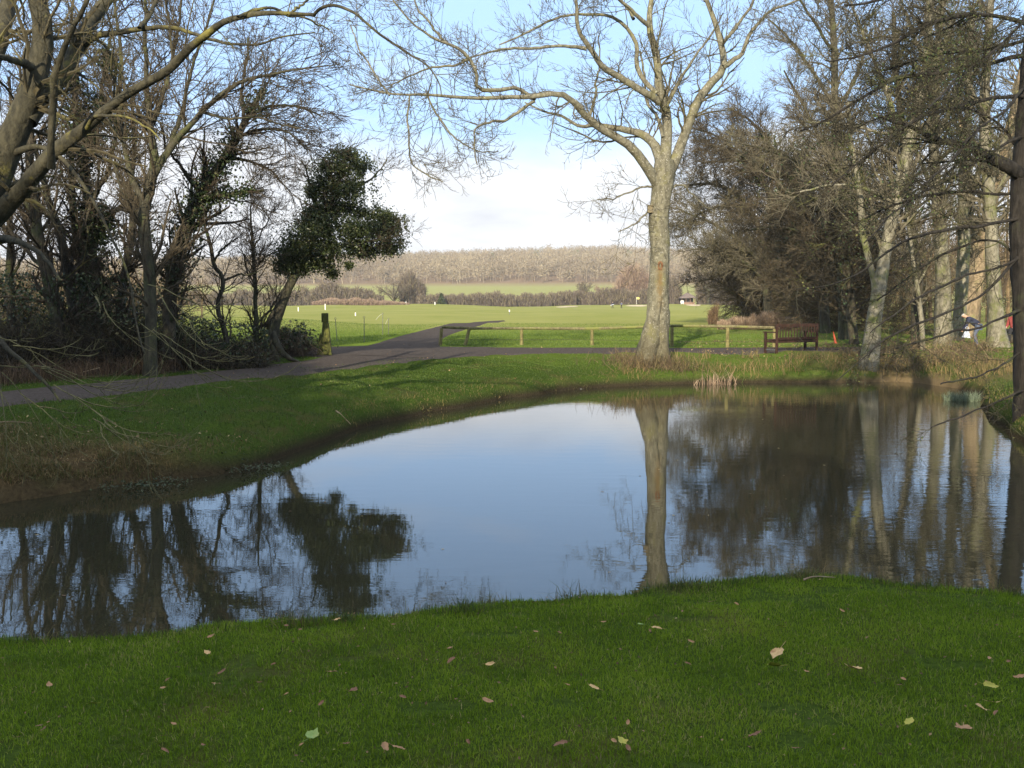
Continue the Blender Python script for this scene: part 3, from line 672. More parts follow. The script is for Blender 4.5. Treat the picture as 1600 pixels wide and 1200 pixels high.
r, ls, gens = tree_px('leaning_tree', 'dark ivy clad tree of the left clump leaning to the right with long sweeping twigs', 'tree', [
    [(258, 598, 24), (262, 540, 20), (265, 480, 20), (270, 430, 20), (280, 385, 20), (292, 340, 20), (312, 300, 18), (340, 258, 16), (368, 215, 12), (388, 180, 9), (404, 152, 6), (416, 132, 3)],
    [(296, 335, 9), (320, 315, 8), (348, 305, 7), (380, 302, 5), (412, 297, 3)],
    [(366, 216, 7), (395, 205, 5), (425, 200, 4), (455, 212, 3), (480, 235, 2)],
    [(345, 250, 7), (375, 248, 5), (405, 256, 4), (430, 272, 3), (445, 290, 2)],
    [(385, 185, 6), (415, 165, 5), (450, 158, 4), (485, 168, 3), (510, 185, 1.6)],
    [(380, 190, 6), (376, 150, 5), (385, 110, 4), (388, 60, 3)],
    [(310, 300, 7), (285, 260, 5), (262, 235, 4), (250, 190, 3)]],
    23.0, ('dark', 'dark_twig'), 111, 2.4, (.8, 2.1), (.0, .03), group=GL, L2n=6, bias=(.30, 0, -.02), ang=(20, 60))
add_ivy(r, ls, 6500, .24, .036, 5, .30, .98, [0]); add_ivy(r, ls, 1300, .20, .036, 6, .05, .85, [1])
tree_px('crossing_tree', 'dark trunk at the left edge of the clump, bowing left as it rises', 'tree', [
    [(98, 610, 24), (94, 540, 20), (86, 480, 18), (76, 425, 19), (62, 370, 18), (54, 320, 16), (46, 260, 13), (50, 190, 10), (45, 110, 7), (60, 30, 5)],
    [(60, 360, 8), (30, 300, 6), (10, 240, 4), (-10, 180, 3)], [(50, 280, 7), (80, 220, 5), (95, 160, 4), (120, 90, 3), (130, 20, 2)],
    [(78, 430, 8), (50, 410, 6), (25, 370, 5), (0, 350, 4)]],
    22.5, ('dark', 'dark_twig'), 121, 2.2, (.8, 2.2), (.02, .04), group=GL)
tree_px('crossing_tree', 'slim dark trunk crossing behind the bowed one at the left edge of the clump', 'tree', [
    [(120, 606, 18), (116, 540, 15), (110, 470, 14), (100, 415, 13), (90, 365, 12), (72, 320, 10), (60, 260, 8), (40, 180, 6), (30, 100, 4)],
    [(100, 410, 7), (130, 350, 5), (150, 290, 4), (160, 220, 3)]],
    23.4, ('dark', 'dark_twig'), 131, 2.0, (.8, 2.0), (.02, .04), group=GL)
r, ls, gens = tree_px('ivy_clad_tree', 'straight dark trunk in the middle of the clump wrapped in thick ivy', 'tree', [
    [(146, 604, 24), (145, 540, 20), (143, 460, 18), (142, 400, 17), (140, 330, 15), (130, 260, 13), (120, 190, 10), (112, 130, 7), (110, 60, 5), (116, -10, 3)],
    [(140, 320, 9), (165, 270, 7), (180, 220, 5), (195, 150, 4)], [(142, 380, 8), (170, 340, 6), (195, 320, 5), (215, 280, 3)], [(130, 250, 8), (150, 190, 6), (160, 120, 5), (175, 50, 4)]],
    24.4, ('dark', 'dark_twig'), 141, 2.2, (.8, 2.2), (.02, .04), group=GL)
add_ivy(r, ls, 9000, .42, .042, 15, .1, .9, [0]); add_ivy(r, ls, 4200, .38, .042, 16, .05, .85, [1, 2, 3])
tree_px('slim_tree', 'thin dark trunk just left of the ivy wrapped one in the clump', 'tree', [
    [(128, 602, 15), (130, 520, 13), (128, 440, 12), (120, 360, 11), (116, 300, 10), (112, 230, 8), (125, 160, 6), (120, 90, 4)], [(118, 330, 5), (95, 280, 4), (90, 220, 3)]],
    25.2, ('dark', 'dark_twig'), 151, 2.0, (.8, 1.9), (.02, .04), group=GL)
tree_px('leaning_tree', 'brown stem slanting right between the ivy wrapped trunk and the foremost one', 'tree', [
    [(176, 602, 16), (182, 520, 14), (190, 450, 13), (200, 390, 12), (208, 340, 10), (200, 290, 8), (212, 230, 6), (205, 150, 4)], [(196, 420, 6), (216, 380, 4), (222, 320, 3)]],
    24.0, ('dark', 'dark_twig'), 161, 2.0, (.8, 1.9), (.02, .04), group=GL)
tree_px('slim_tree', 'slender dark stem far left of the clump, cut by the picture edge', 'tree', [
    [(20, 612, 16), (22, 520, 14), (14, 440, 12), (18, 370, 10), (8, 300, 8), (20, 220, 6), (14, 120, 4)], [(16, 380, 6), (-10, 330, 4), (-30, 260, 3)], [(20, 430, 5), (45, 380, 4), (58, 300, 3)]],
    24.0, ('dark', 'dark_twig'), 165, 2.2, (.8, 1.9), (.02, .04), group=GL)
tree_px('twisted_tree', 'small crooked dark stem zigzagging up right of the leaning ivy tree', 'tree', [
    [(360, 575, 9), (356, 530, 8), (350, 505, 8), (341, 482, 7.5), (342, 462, 7), (350, 446, 7), (346, 425, 6.5), (334, 415, 6), (330, 395, 6), (326, 370, 5), (318, 350, 4), (312, 332, 3)],
    [(348, 440, 4), (368, 428, 3), (390, 430, 2), (410, 420, 1.4)], [(334, 410, 4), (350, 385, 3), (372, 372, 2)], [(328, 380, 3), (305, 368, 2.5), (285, 375, 2)]],
    25.0, ('dark', 'dark_twig'), 171, 2.6, (.5, 1.3), (.02, .04), group=GL, rmin=.006)
tree_px('sapling', 'thin upright grey sapling standing just left of the dark ivy tree', 'sapling', [
    [(400, 572, 10), (401, 520, 9), (400, 480, 7), (397, 430, 6), (394, 390, 5), (391, 350, 3.5), (392, 318, 2)],
    [(401, 505, 4), (415, 492, 4), (428, 470, 3), (440, 455, 2)], [(399, 450, 3), (384, 425, 2.5), (376, 390, 1.6)], [(394, 392, 3), (410, 365, 2), (420, 335, 1.4)], [(397, 420, 3), (412, 400, 2.5), (432, 390, 1.6)]],
    26.4, ('mid', 'mid_twig'), 181, 4.0, (.5, 1.3), (.03, .08), L2n=5, rmin=.006)

# the leaning tree with the dense dark ivy head
r, ls, gens = tree_px('ivy_headed_tree', 'leaning trunk with a dense dark green ivy head beside the mossy post', 'tree', [
    [(415, 572, 30), (421, 545, 22), (424, 515, 24), (432, 490, 18), (444, 465, 14), (455, 440, 14), (466, 420, 13), (482, 390, 11), (505, 345, 9), (525, 300, 7), (540, 255, 4), (546, 232, 2)],
    [(470, 412, 8), (500, 395, 7), (540, 385, 6), (590, 375, 4), (628, 366, 2)], [(460, 430, 6), (445, 415, 5), (438, 405, 3), (432, 396, 2)], [(520, 310, 5), (560, 290, 4), (585, 270, 2.5), (605, 250, 1.5)],
    [(505, 345, 5), (490, 310, 4), (482, 280, 3), (470, 250, 2)]],
    26.6, ('mid', 'mid_twig'), 191, 1.3, (.5, 1.5), (.04, .06), dYs=[0, -.6, .4, .8, -.5], rmin=.006, t0=.55)
g = np.random.default_rng(8); b = Bag()
blobs = [(492, 332, 20, 18), (480, 350, 18, 16), (540, 243, 30, 14), (520, 262, 38, 18), (560, 262, 28, 18), (510, 290, 34, 22), (550, 295, 36, 24), (525, 325, 46, 22), (572, 330, 30, 16), (500, 355, 50, 24), (555, 362, 55, 24), (604, 358, 30, 24),
         (612, 385, 22, 16), (470, 385, 36, 26), (520, 388, 50, 20), (574, 392, 34, 14), (450, 402, 24, 22), (466, 418, 30, 16), (438, 416, 12, 14), (500, 412, 30, 14), (520, 428, 12, 10), (600, 340, 20, 12), (488, 300, 14, 12), (545, 415, 8, 7), (628, 350, 9, 12)]
for (x, y, rx, ry) in blobs:
    n = int(rx * ry * 5.0 + 150); k = 26.6 / F
    d = g.standard_normal((n, 3)); d = norm(d) * np.abs(g.normal(.60, .34, (n, 1)))
    c = at(x, y, 26.6 + g.uniform(-.3, .3)); C = c + d * np.array([rx * k, (rx + ry) * .5 * k, ry * k]) * 1.05
    f = vnoise(C[:, 0] * 4.5 + 9, C[:, 2] * 4.5 + C[:, 1] * 3, 2) * .7 + .3 * vnoise(C[:, 0] * 11, C[:, 2] * 11 + C[:, 1] * 8, 5); C = C[f > .33]
    leaves(b, C, .030, g)
b.build('crown_foliage', M['ivyhead'], r)
# gnarled root flare
tb = Bag()
for px in ([(422, 520, 16), (412, 548, 12), (400, 572, 8), (392, 588, 4)], [(424, 520, 14), (436, 545, 10), (452, 560, 8), (468, 566, 4)], [(420, 530, 16), (420, 560, 12), (422, 580, 6)], [(430, 500, 10), (418, 525, 9), (430, 552, 8), (438, 572, 5)]):
    P, R = limb(px, 26.35, 14, -.2, 1, .02, g); tb.tubes(P[None], R[None], 9, .09, 6)
tb.build('root_flare', M['mid'], r, True)

# ------------------------------------------------------------------ brushy growth helpers
def brush(bag, C, hmin, hmax, g, spread=.5, w=.012, lean=.45, seg=3, tint=None, tmul=1.0):
    """bent twigs rising from points C"""
    n = len(C); h = g.uniform(hmin, hmax, n)
    d = norm(np.stack([g.standard_normal(n) * lean, g.standard_normal(n) * lean, np.ones(n)], 1))
    P = np.empty((n, seg + 1, 3)); P[:, 0] = C
    for j in range(1, seg + 1):
        d = norm(d + g.standard_normal((n, 3)) * .25 * spread); P[:, j] = P[:, j - 1] + d * (h / seg)[:, None]
    Rr = w * g.uniform(.6, 1.2, (n, 1)) * np.linspace(1, .4, seg + 1)[None]
    bag.tubes(P, Rr, 3, tint=g.random(n) * tmul if tint is None else tint)
    return P, Rr
def twigs_mass(bag, ctr, rad, n, g, L=(.4, 1.2), w=.008, out=.8, tmul=1.0, up=.1, M_=5):
    """branching twig cloud in an ellipsoid"""
    d = norm(g.standard_normal((n, 3))); r = g.random((n, 1)) ** .45
    C = ctr + d * r * rad
    dr = norm(d * out + g.standard_normal((n, 3)) * .7 + [0, 0, up])
    l = g.uniform(*L, n)
    P = np.empty((n, M_, 3)); P[:, 0] = C
    for j in range(1, M_):
        dr = norm(dr + g.standard_normal((n, 3)) * .22); P[:, j] = P[:, j - 1] + dr * (l / (M_ - 1))[:, None]
    Rr = w * g.uniform(.6, 1.3, (n, 1)) * np.linspace(1, .4, M_)[None]
    bag.tubes(P, Rr, 3, tint=g.random(n) * tmul)

# undergrowth along the left clump (uncountable tangle)
g = np.random.default_rng(44); b = Bag()
n = 15000
px = g.uniform(-60, 415, n); Yd = g.uniform(21.4, 27.5, n) + np.interp(px, [0, 400], [-.7, 2.2])
X = (px - 800) / F * Yd; C = np.stack([X, Yd, zground(X, Yd) - .05], 1)
hh = np.interp(px, [-60, 60, 200, 300, 345, 415], [1.9, 1.8, 1.9, 1.25, .85, .75]) * g.uniform(.35, 1.0, n)
brush(b, C, 1, 1, g); b.V.pop(); b.Q.pop(); b.t.pop(); b.n = 0
d = norm(np.stack([g.standard_normal(n) * .55, g.standard_normal(n) * .55, np.ones(n)], 1)); P = np.empty((n, 5, 3)); P[:, 0] = C
for j in range(1, 5):
    d = norm(d + g.standard_normal((n, 3)) * .28 - np.array([0, 0, .10 * j])); P[:, j] = P[:, j - 1] + d * (hh / 3.4)[:, None]
b.tubes(P, .007 * g.uniform(.6, 1.3, (n, 1)) * np.linspace(1, .5, 5)[None], 3, tint=g.random(n) ** 1.3)
o = b.build('bramble_undergrowth', M['bramble']); tag(o, 'tangled brown brambles under the left clump of trees', 'undergrowth', kind='stuff')
b = Bag(); n = 16000; px = g.uniform(-60, 420, n); Yd = g.uniform(21.6, 27, n) + np.interp(px, [0, 400], [-.7, 2.2]); X = (px - 800) / F * Yd
C = np.stack([X, Yd, zground(X, Yd) + g.uniform(.1, 1, n) * np.interp(px, [-60, 200, 300, 420], [2.3, 2.2, 1.2, .9])], 1)
keep = vnoise(C[:, 0] * 1.2 + 9, C[:, 2] * 2 + C[:, 1], 7) > .42; leaves(b, C[keep], .038, g)
o = b.build('undergrowth_leaves', M['ivy']); tag(o, 'dark green leaves scattered through the brambles left of the path', 'undergrowth', kind='stuff')
# russet dead stems along the foot of the clump
b = Bag(); n = 2600; px = g.uniform(-40, 400, n); yy = np.interp(px, [0, 150, 250, 400], [606, 592, 586, 570])
Yd = np.array([EYE - .72] * n) * F / (yy - 465) + g.uniform(.2, 1.5, n); X = (px - 800) / F * Yd
C = np.stack([X, Yd, zground(X, Yd)], 1); blades(b, C, g.uniform(.15, .6, n), g.uniform(.008, .016, n), g, .6)
o = b.build('dead_stems', M['russet']); tag(o, 'russet dead stems along the verge at the foot of the left clump', 'undergrowth', kind='stuff')

# leafy bramble bush between the ivy headed tree and the post
def bush_things():
    g = np.random.default_rng(55)
    c = ground_at(450, 556)
    r = root('bramble_bush', 'low dark bramble bush with leafy shoots tumbling right toward the mossy post', 'bush', c)
    b = Bag(); s = np.tile(c + [0, 0, .1], (1500, 1)) + g.standard_normal((1500, 3)) * [.25, .35, .10] - np.array([.12, 0, 0]) + [0, 0, 0]
    s[:, 2] = np.maximum(s[:, 2], c[2])
    n = 1500; d = norm(np.stack([g.standard_normal(n) * .6 + .12, g.standard_normal(n) * .6, np.ones(n)], 1)); P = np.empty((n, 6, 3)); P[:, 0] = s; h = g.uniform(.45, 1.0, n)
    for j in range(1, 6):
        d = norm(d + g.standard_normal((n, 3)) * .18 - np.array([0, 0, .13 * j])); P[:, j] = P[:, j - 1] + d * (h / 4.2)[:, None]
    b.tubes(P, .007 * np.linspace(1, .5, 6)[None] * np.ones((n, 1)), 3, tint=g.random(n) * .7); b.build('stems', M['thicket'], r)
    b = Bag(); Q = P[g.integers(0, n, 2800), g.integers(2, 6, 2800)] + g.standard_normal((2800, 3)) * .04
    leaves(b, Q[Q[:, 2] > c[2] + .25], .05, g); b.build('foliage', M['ivy'], r)
bush_things()

# ------------------------------------------------------------------ right: thicket and tall pale trees
GR = 'pale trunked trees on the right bank'
rt = [
 ('poplar_tree', 'pale lit trunk rooted at the water edge right of the bench, leaning slightly right', [[(1352, 606, 40), (1358, 570, 30), (1364, 530, 25), (1372, 470, 22), (1380, 420, 20), (1392, 360, 19), (1406, 300, 18), (1420, 240, 17), (1435, 180, 15), (1446, 110, 13), (1452, 30, 11), (1456, -60, 8)],
    [(1372, 470, 11), (1350, 380, 10), (1340, 300, 9), (1330, 240, 7), (1325, 160, 5)], [(1420, 240, 9), (1395, 180, 8), (1380, 120, 6), (1350, 60, 5), (1330, 0, 3)], [(1440, 150, 9), (1470, 90, 7), (1490, 20, 5)], [(1400, 320, 6), (1350, 290, 5), (1300, 285, 4), (1250, 300, 2.5)], [(1430, 200, 6), (1380, 215, 5), (1320, 195, 4), (1260, 190, 2.5)]], 28.9, ('pale', 'pale_twig'), 2.2),
 ('poplar_tree', 'stout pale trunk behind the brambles, second from the water edge, greenish on its left side', [[(1470, 566, 30), (1473, 520, 25), (1475, 470, 22), (1473, 400, 20), (1466, 320, 18), (1460, 240, 16), (1462, 150, 14), (1470, 60, 11), (1476, -40, 8)],
    [(1466, 320, 9), (1440, 260, 7), (1410, 190, 5), (1400, 120, 4)], [(1461, 220, 8), (1495, 150, 6), (1520, 80, 5)], [(1464, 130, 7), (1430, 70, 5), (1410, 10, 4)]], 34.5, ('pale', 'pale_twig'), 1.8),
 ('poplar_tree', 'shaded blue grey trunk standing close against the stout one behind the brambles', [[(1495, 548, 24), (1498, 500, 20), (1502, 440, 19), (1504, 370, 17), (1502, 290, 15), (1508, 200, 13), (1512, 110, 11), (1520, 10, 8)], [(1503, 330, 8), (1530, 270, 6), (1550, 200, 5)], [(1506, 230, 7), (1480, 160, 5), (1470, 90, 4)]], 39.0, ('pale', 'pale_twig'), 1.8),
 ('plane_tree', 'broad warm brown lit trunk leaning right behind the bending person', [[(1505, 540, 34), (1514, 500, 26), (1522, 450, 26), (1532, 400, 24), (1545, 340, 20), (1560, 270, 18), (1580, 190, 15), (1600, 100, 12)], [(1530, 410, 13), (1518, 340, 10), (1512, 260, 8), (1500, 180, 6), (1498, 90, 4)]], 42.0, ('warm', 'pale_twig'), 1.6),
 ('poplar_tree', 'straight lit pale trunk just right of the bending person', [[(1560, 556, 40), (1556, 520, 26), (1553, 470, 22), (1552, 410, 21), (1548, 340, 19), (1544, 260, 17), (1542, 170, 15), (1545, 80, 12), (1550, -30, 9)], [(1548, 330, 9), (1575, 270, 7), (1600, 200, 5)], [(1543, 200, 8), (1515, 130, 6), (1500, 60, 5)], [(1544, 260, 8), (1585, 200, 6), (1620, 130, 4)]], 33.5, ('pale', 'pale_twig'), 1.8),
 ('poplar_tree', 'slim distant grey trunk rising straight above the thicket behind the bench', [[(1318, 520, 16), (1316, 440, 14), (1312, 340, 13), (1308, 240, 12), (1305, 150, 11), (1302, 60, 9), (1298, -30, 7)], [(1310, 280, 6), (1280, 210, 5), (1250, 150, 4), (1225, 110, 2.5)], [(1306, 170, 6), (1270, 110, 5), (1235, 60, 4), (1200, 30, 2.5)], [(1306, 180, 6), (1340, 120, 5), (1360, 50, 4)], [(1303, 80, 5), (1270, 30, 4), (1240, -20, 3)], [(1311, 310, 5), (1270, 270, 4), (1220, 240, 3), (1160, 225, 2)]], 40.0, ('mid', 'pale_twig'), 2.6),
 ('poplar_tree', 'dark slender trunk in the shade between the two lit trunks of the right bank', [[(1432, 562, 20), (1434, 500, 17), (1436, 440, 16), (1430, 370, 14), (1418, 290, 12), (1410, 200, 10), (1400, 110, 8), (1396, 20, 6)], [(1430, 370, 7), (1400, 320, 6), (1370, 260, 4), (1350, 190, 3)], [(1412, 230, 6), (1440, 170, 5), (1450, 110, 4)]], 33.0, ('dark', 'mid_twig'), 2.0),
 ('poplar_tree', 'slim greenish stem leaning beside the shaded trunk on the right bank', [[(1442, 560, 9), (1440, 520, 8), (1434, 470, 7), (1428, 430, 6), (1425, 380, 5), (1415, 320, 3)], [(1432, 450, 4), (1450, 410, 3), (1460, 370, 2)]], 32.4, ('pale', 'pale_twig'), 1.6),
]
for i, (nm, lab, pxs, Y, ms, dn) in enumerate(rt):
    tree_px(nm, lab, 'tree', pxs, Y, ms, 300 + 10 * i, dn, (.9, 2.6), (.03, .06), group=GR, L2n=6, l3=3, rmin=.010, wig=.15, t0=.30)
# thicket trees behind the bench
th = [
 ('hawthorn_tree', 'leftmost grey brown thicket tree with branches sweeping left toward the pale tall trunk', [[(1205, 507, 16), (1200, 470, 13), (1197, 430, 12), (1200, 390, 10), (1180, 340, 8), (1150, 300, 6), (1110, 285, 4), (1075, 290, 2)], [(1197, 420, 8), (1165, 380, 6), (1120, 350, 4), (1080, 335, 3), (1055, 325, 1.6)], [(1200, 395, 8), (1210, 330, 6), (1190, 270, 5), (1150, 235, 3), (1100, 225, 2)], [(1196, 440, 6), (1170, 410, 5), (1130, 395, 3), (1090, 385, 2)], [(1200, 380, 6), (1170, 320, 5), (1120, 320, 3), (1062, 350, 2)]], 62.0, 'mid', 'pale_twig', (-.30, 0, .02), 1.5),
 ('hawthorn_tree', 'ivy topped thicket tree behind the left half of the bench', [[(1242, 508, 16), (1238, 470, 14), (1232, 400, 12), (1238, 340, 10), (1245, 280, 8), (1255, 235, 5)], [(1236, 360, 8), (1205, 300, 6), (1170, 250, 4), (1120, 210, 3), (1080, 200, 2)], [(1234, 400, 7), (1270, 350, 5), (1300, 320, 4)], [(1244, 290, 6), (1215, 240, 5), (1180, 190, 4), (1140, 170, 2)], [(1238, 330, 7), (1200, 260, 5), (1150, 250, 4), (1095, 255, 2)]], 58.0, 'dark', 'mid_twig', (-.18, 0, .03), 1.45),
 ('hawthorn_tree', 'dark dense thicket tree directly behind the right end of the bench', [[(1290, 516, 16), (1288, 470, 13), (1292, 410, 12), (1285, 350, 9), (1270, 300, 7), (1250, 255, 4)], [(1290, 420, 8), (1320, 370, 6), (1340, 320, 4)], [(1288, 390, 7), (1250, 360, 5), (1210, 350, 4), (1170, 360, 2)], [(1290, 450, 6), (1255, 430, 5), (1220, 440, 3)]], 47.0, 'dark', 'mid_twig', (-.12, 0, .02), 1.25),
 ('hawthorn_tree', 'low brown thicket tree at the far left of the scrub, above the dead reeds', [[(1168, 502, 13), (1162, 480, 11), (1165, 450, 9), (1155, 420, 7), (1150, 395, 4)], [(1160, 470, 6), (1135, 450, 4), (1115, 435, 2.5), (1092, 440, 1.5)], [(1162, 450, 5), (1185, 420, 4), (1195, 390, 2)], [(1158, 430, 5), (1130, 400, 3), (1100, 395, 2)]], 70.0, 'dark', 'mid_twig', (-.15, 0, .03), 1.5),
 ('hawthorn_tree', 'thicket tree rising right of the bench between scrub and the leaning pale trunk', [[(1335, 545, 16), (1332, 500, 14), (1330, 440, 12), (1320, 380, 10), (1325, 320, 8), (1310, 260, 5)], [(1330, 440, 8), (1300, 400, 6), (1265, 390, 4)], [(1322, 370, 7), (1355, 320, 5), (1365, 260, 3)], [(1320, 300, 6), (1290, 230, 5), (1250, 190, 3)]], 36.0, 'dark', 'mid_twig', (-.05, 0, .03), 1.0),
]
GT = 'trees of the thicket behind the bench'
for i, (nm, lab, pxs, Y, tm, cm, bi, sc) in enumerate(th):
    r, ls, gens = tree_px(nm, lab, 'tree', pxs, Y, (tm, cm), 400 + 10 * i, 3.4 / sc, (.9 * sc, 2.5 * sc), (.0, .03), group=GT, L2n=9, l3=5, rmin=.010 * sc, bias=bi, wig=.17, ang=(25, 75))
    if i == 1: add_ivy(r, ls, 7000, .75, .085, 61, .40, 1.0, [0]); add_ivy(r, ls, 2200, .35, .08, 62, .05, .6, [1, 3, 4])
# scrub mass filling the thicket (uncountable)
def rough_mass(name, label, ells, seed, m, n0, w, L, parent=None, kind='stuff', cat='scrub'):
    g = np.random.default_rng(seed); b = Bag()
    for (x, y, rx, ry, Y, den) in ells:
        k = Y / F; c = at(x, y, Y)
        twigs_mass(b, c, np.array([rx * k, max(rx, ry) * k * .5, ry * k]), int(n0 * den), g, (L[0] * Y / 44, L[1] * Y / 44), w * Y / 44)
    o = b.build(name, M[m]); tag(o, label, cat, kind=kind); return o
rough_mass('scrub_thicket', 'dense brown scrub filling the space behind the bench', [
    (1205, 445, 55, 65, 72, 1.0), (1250, 410, 60, 95, 68, 1.3), (1300, 430, 60, 90, 60, 1.3), (1340, 450, 50, 90, 52, 1.2), (1170, 455, 45, 50, 78, .9), (1205, 365, 55, 65, 74, .5), (1155, 400, 35, 45, 76, .35), (1265, 330, 60, 75, 70, .45),
    (1295, 480, 60, 45, 50, 1.2), (1390, 440, 50, 90, 50, .9), (1345, 370, 50, 80, 52, 1.0), (1420, 500, 40, 60, 46, .6), (1215, 470, 50, 35, 70, 1)], 70, 'thicket', 1250, .011, (.6, 1.7))

# dark conifer-like tree at the right edge, branches sweeping in from the right
g = np.random.default_rng(91)
TD = 17.6
def tl(px, dY=0.0, Y=TD, n=30, jit=.04): return limb(px, Y, n, dY, 1.0, jit, g)
lt = [tl([(1612, 700, 62), (1610, 640, 46), (1606, 590, 40), (1602, 520, 37), (1600, 440, 36), (1598, 360, 36), (1600, 280, 34), (1606, 180, 30), (1612, 80, 27), (1620, -40, 22), (1630, -200, 14)], n=40, jit=.02)]
lpx = [
 ([(1600, 275, 22), (1565, 259, 19), (1523, 234, 15), (1490, 222, 11), (1460, 216, 8), (1425, 197, 6), (1395, 186, 5), (1370, 182, 3)], -1.5),
 ([(1610, 85, 12), (1540, 98, 9), (1480, 112, 8), (1440, 118, 7), (1410, 122, 6), (1370, 142, 5), (1330, 168, 4), (1290, 192, 3), (1250, 205, 2)], -2.0),
 ([(1600, 482, 9), (1579, 492, 7), (1538, 508, 5), (1490, 514, 4), (1450, 528, 3), (1400, 545, 2)], -2.0),
 ([(1598, 395, 9), (1562, 432, 7), (1541, 457, 6), (1515, 476, 5), (1467, 495, 4), (1427, 508, 3.4), (1392, 527, 3), (1360, 550, 2.4), (1306, 596, 1.5)], -3.0),
 ([(1598, 400, 8), (1560, 425, 6), (1515, 428, 5), (1485, 444, 4), (1440, 463, 3.4), (1400, 490, 2.6), (1360, 520, 2)], -2.2),
 ([(1600, 340, 9), (1540, 352, 7), (1480, 352, 5), (1430, 368, 4), (1392, 390, 3.6), (1360, 415, 3), (1328, 436, 2.6), (1290, 449, 2), (1240, 452, 1.3)], -3.0),
 ([(1605, 608, 6), (1581, 617, 5), (1541, 636, 4), (1500, 652, 3), (1455, 668, 2)], -2.0),
 ([(1602, 545, 6), (1570, 565, 5), (1530, 585, 3.6), (1500, 590, 2.6), (1470, 600, 2)], -1.6),
 ([(1608, 150, 10), (1560, 150, 8), (1500, 160, 6), (1440, 180, 5), (1390, 215, 4), (1340, 250, 3), (1300, 290, 2)], -2.5),
 ([(1612, 40, 12), (1560, 20, 9), (1500, 20, 7), (1440, 40, 5), (1390, 70, 4), (1340, 85, 3), (1290, 95, 2)], -2.0),
 ([(1614, -30, 12), (1550, -30, 9), (1490, -30, 7), (1430, -10, 5), (1370, 5, 4), (1320, 8, 3)], -1.5),
 ([(1606, 210, 8), (1560, 230, 6), (1510, 270, 5), (1450, 300, 4), (1400, 335, 3), (1350, 380, 2)], -2.6),
 ([(1604, 300, 8), (1550, 305, 6), (1490, 300, 5), (1430, 310, 4), (1370, 330, 3), (1310, 370, 2)], 1.5),
 ([(1604, 250, 8), (1560, 190, 6), (1510, 170, 5), (1460, 165, 4), (1400, 170, 3), (1340, 200, 2)], 1.8),
 ([(1612, 60, 9), (1560, 70, 7), (1500, 75, 5), (1440, 85, 4), (1380, 110, 3)], 2.0),
 ([(1606, 130, 8), (1570, 170, 6), (1530, 200, 5), (1480, 250, 4), (1440, 290, 3)], -3.4),
 ([(1614, 0, 9), (1580, 50, 7), (1540, 80, 5), (1490, 130, 4), (1450, 170, 3)], -3.6),
 ([(1600, 420, 8), (1570, 380, 6), (1530, 370, 5), (1480, 390, 4), (1420, 425, 3), (1370, 470, 2)], 1.0),
]
for px, dY in lpx:
    px = [(a, b_, c_ * (.62 if c_ < 15 and a > 1500 else 1)) for a, b_, c_ in px]
    P, R = tl(px, dY); lt.append((P, R))
lt = [(spline(np.c_[p, q], 40)[:, :3], spline(np.c_[p, q], 40)[:, 3]) for p, q in lt]
base = lt[0][0][0].copy(); base[2] = zg(base[0], base[1])
LN = np.array([3.6, 6.5, .9, 1.3, 1.4, 2.2, .6, .6, 6.0, 7.5, 7.5, 3.2, 3.0, 6, 7.5, 5.5, 7.5, 1.6]) * 5.2; LN = LN.astype(int)
lv = [dict(n=LN, t0=.12, t1=1, ang=(25, 70), L=(.5, 1.6), up=(-.03, .0), wig=.13, M_=9, rr=.45, rmin=.0065, bias=(-.35, -.05, -.06), sides=4, sel=slice(1, None)),
      dict(n=8, t0=.1, t1=1, ang=(25, 70), L=(.2, .75), up=(-.02, .02), wig=.15, M_=6, rr=.6, rmin=.0045, bias=(-.15, 0, 0)),
      dict(n=3, t0=.1, t1=1, ang=(30, 75), L=(.08, .28), up=(0, .05), wig=.15, M_=4, rr=.7, rmin=.004)]
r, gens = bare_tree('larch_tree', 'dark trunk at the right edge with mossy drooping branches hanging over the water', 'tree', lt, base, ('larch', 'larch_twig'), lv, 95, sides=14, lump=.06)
g = np.random.default_rng(97); b = Bag()
Q = np.concatenate([gens[2][0].reshape(-1, 3), gens[3][0].reshape(-1, 3)])
Q = Q[vnoise(Q[:, 0] * 1.7 + 20, Q[:, 2] * 1.7 + Q[:, 1], 12) > .55]
Q = Q[g.random(len(Q)) < .22] + 0; leaves(b, Q + g.standard_normal(Q.shape) * .015, .018, g)
b.build('needle_tufts', M['larch_tuft'], r)

# ------------------------------------------------------------------ bench (seen from behind)
bp = ground_at(1213, 553); PH = R_(28)
rb = root('bench', 'red brown slatted wooden garden bench seen from behind beside the path', 'bench', bp)
bz = bp[2]; org = (bp[0], bp[1], bz)
def bb(name, boxes, m='bench', parent=None):
    b = Bag()
    for a, c in boxes: b.box(a, c, PH, org)
    o = b.build(name, M[m], parent or rb)
    md = o.modifiers.new('edge', 'BEVEL'); md.width = .006; md.segments = 2
    return o
W = 1.75
for x0 in (0, W - .07):
    bb('back_post', [((x0, 0, -.03), (x0 + .07, .06, .92))])
    bb('front_leg', [((x0, .50, -.03), (x0 + .07, .57, .64))])
    bb('armrest', [((x0 - .015, .062, .64), (x0 + .085, .62, .675))])
    bb('side_rail', [((x0 + .012, .062, .33), (x0 + .058, .498, .40))])
    bb('foot_rail', [((x0 + .015, .062, .09), (x0 + .055, .498, .13))], 'bench_dark')
bk = root('backrest', None, None, (0, 0, 0)); bpy.data.objects.remove(bk)
bb('backrest', [((.072, .008, .82), (W - .072, .048, .92)), ((.072, .008, .42), (W - .072, .048, .50))] + [((.14 + i * (W - .32) / 12, .016, .502), (.178 + i * (W - .32) / 12, .036, .818)) for i in range(13)])
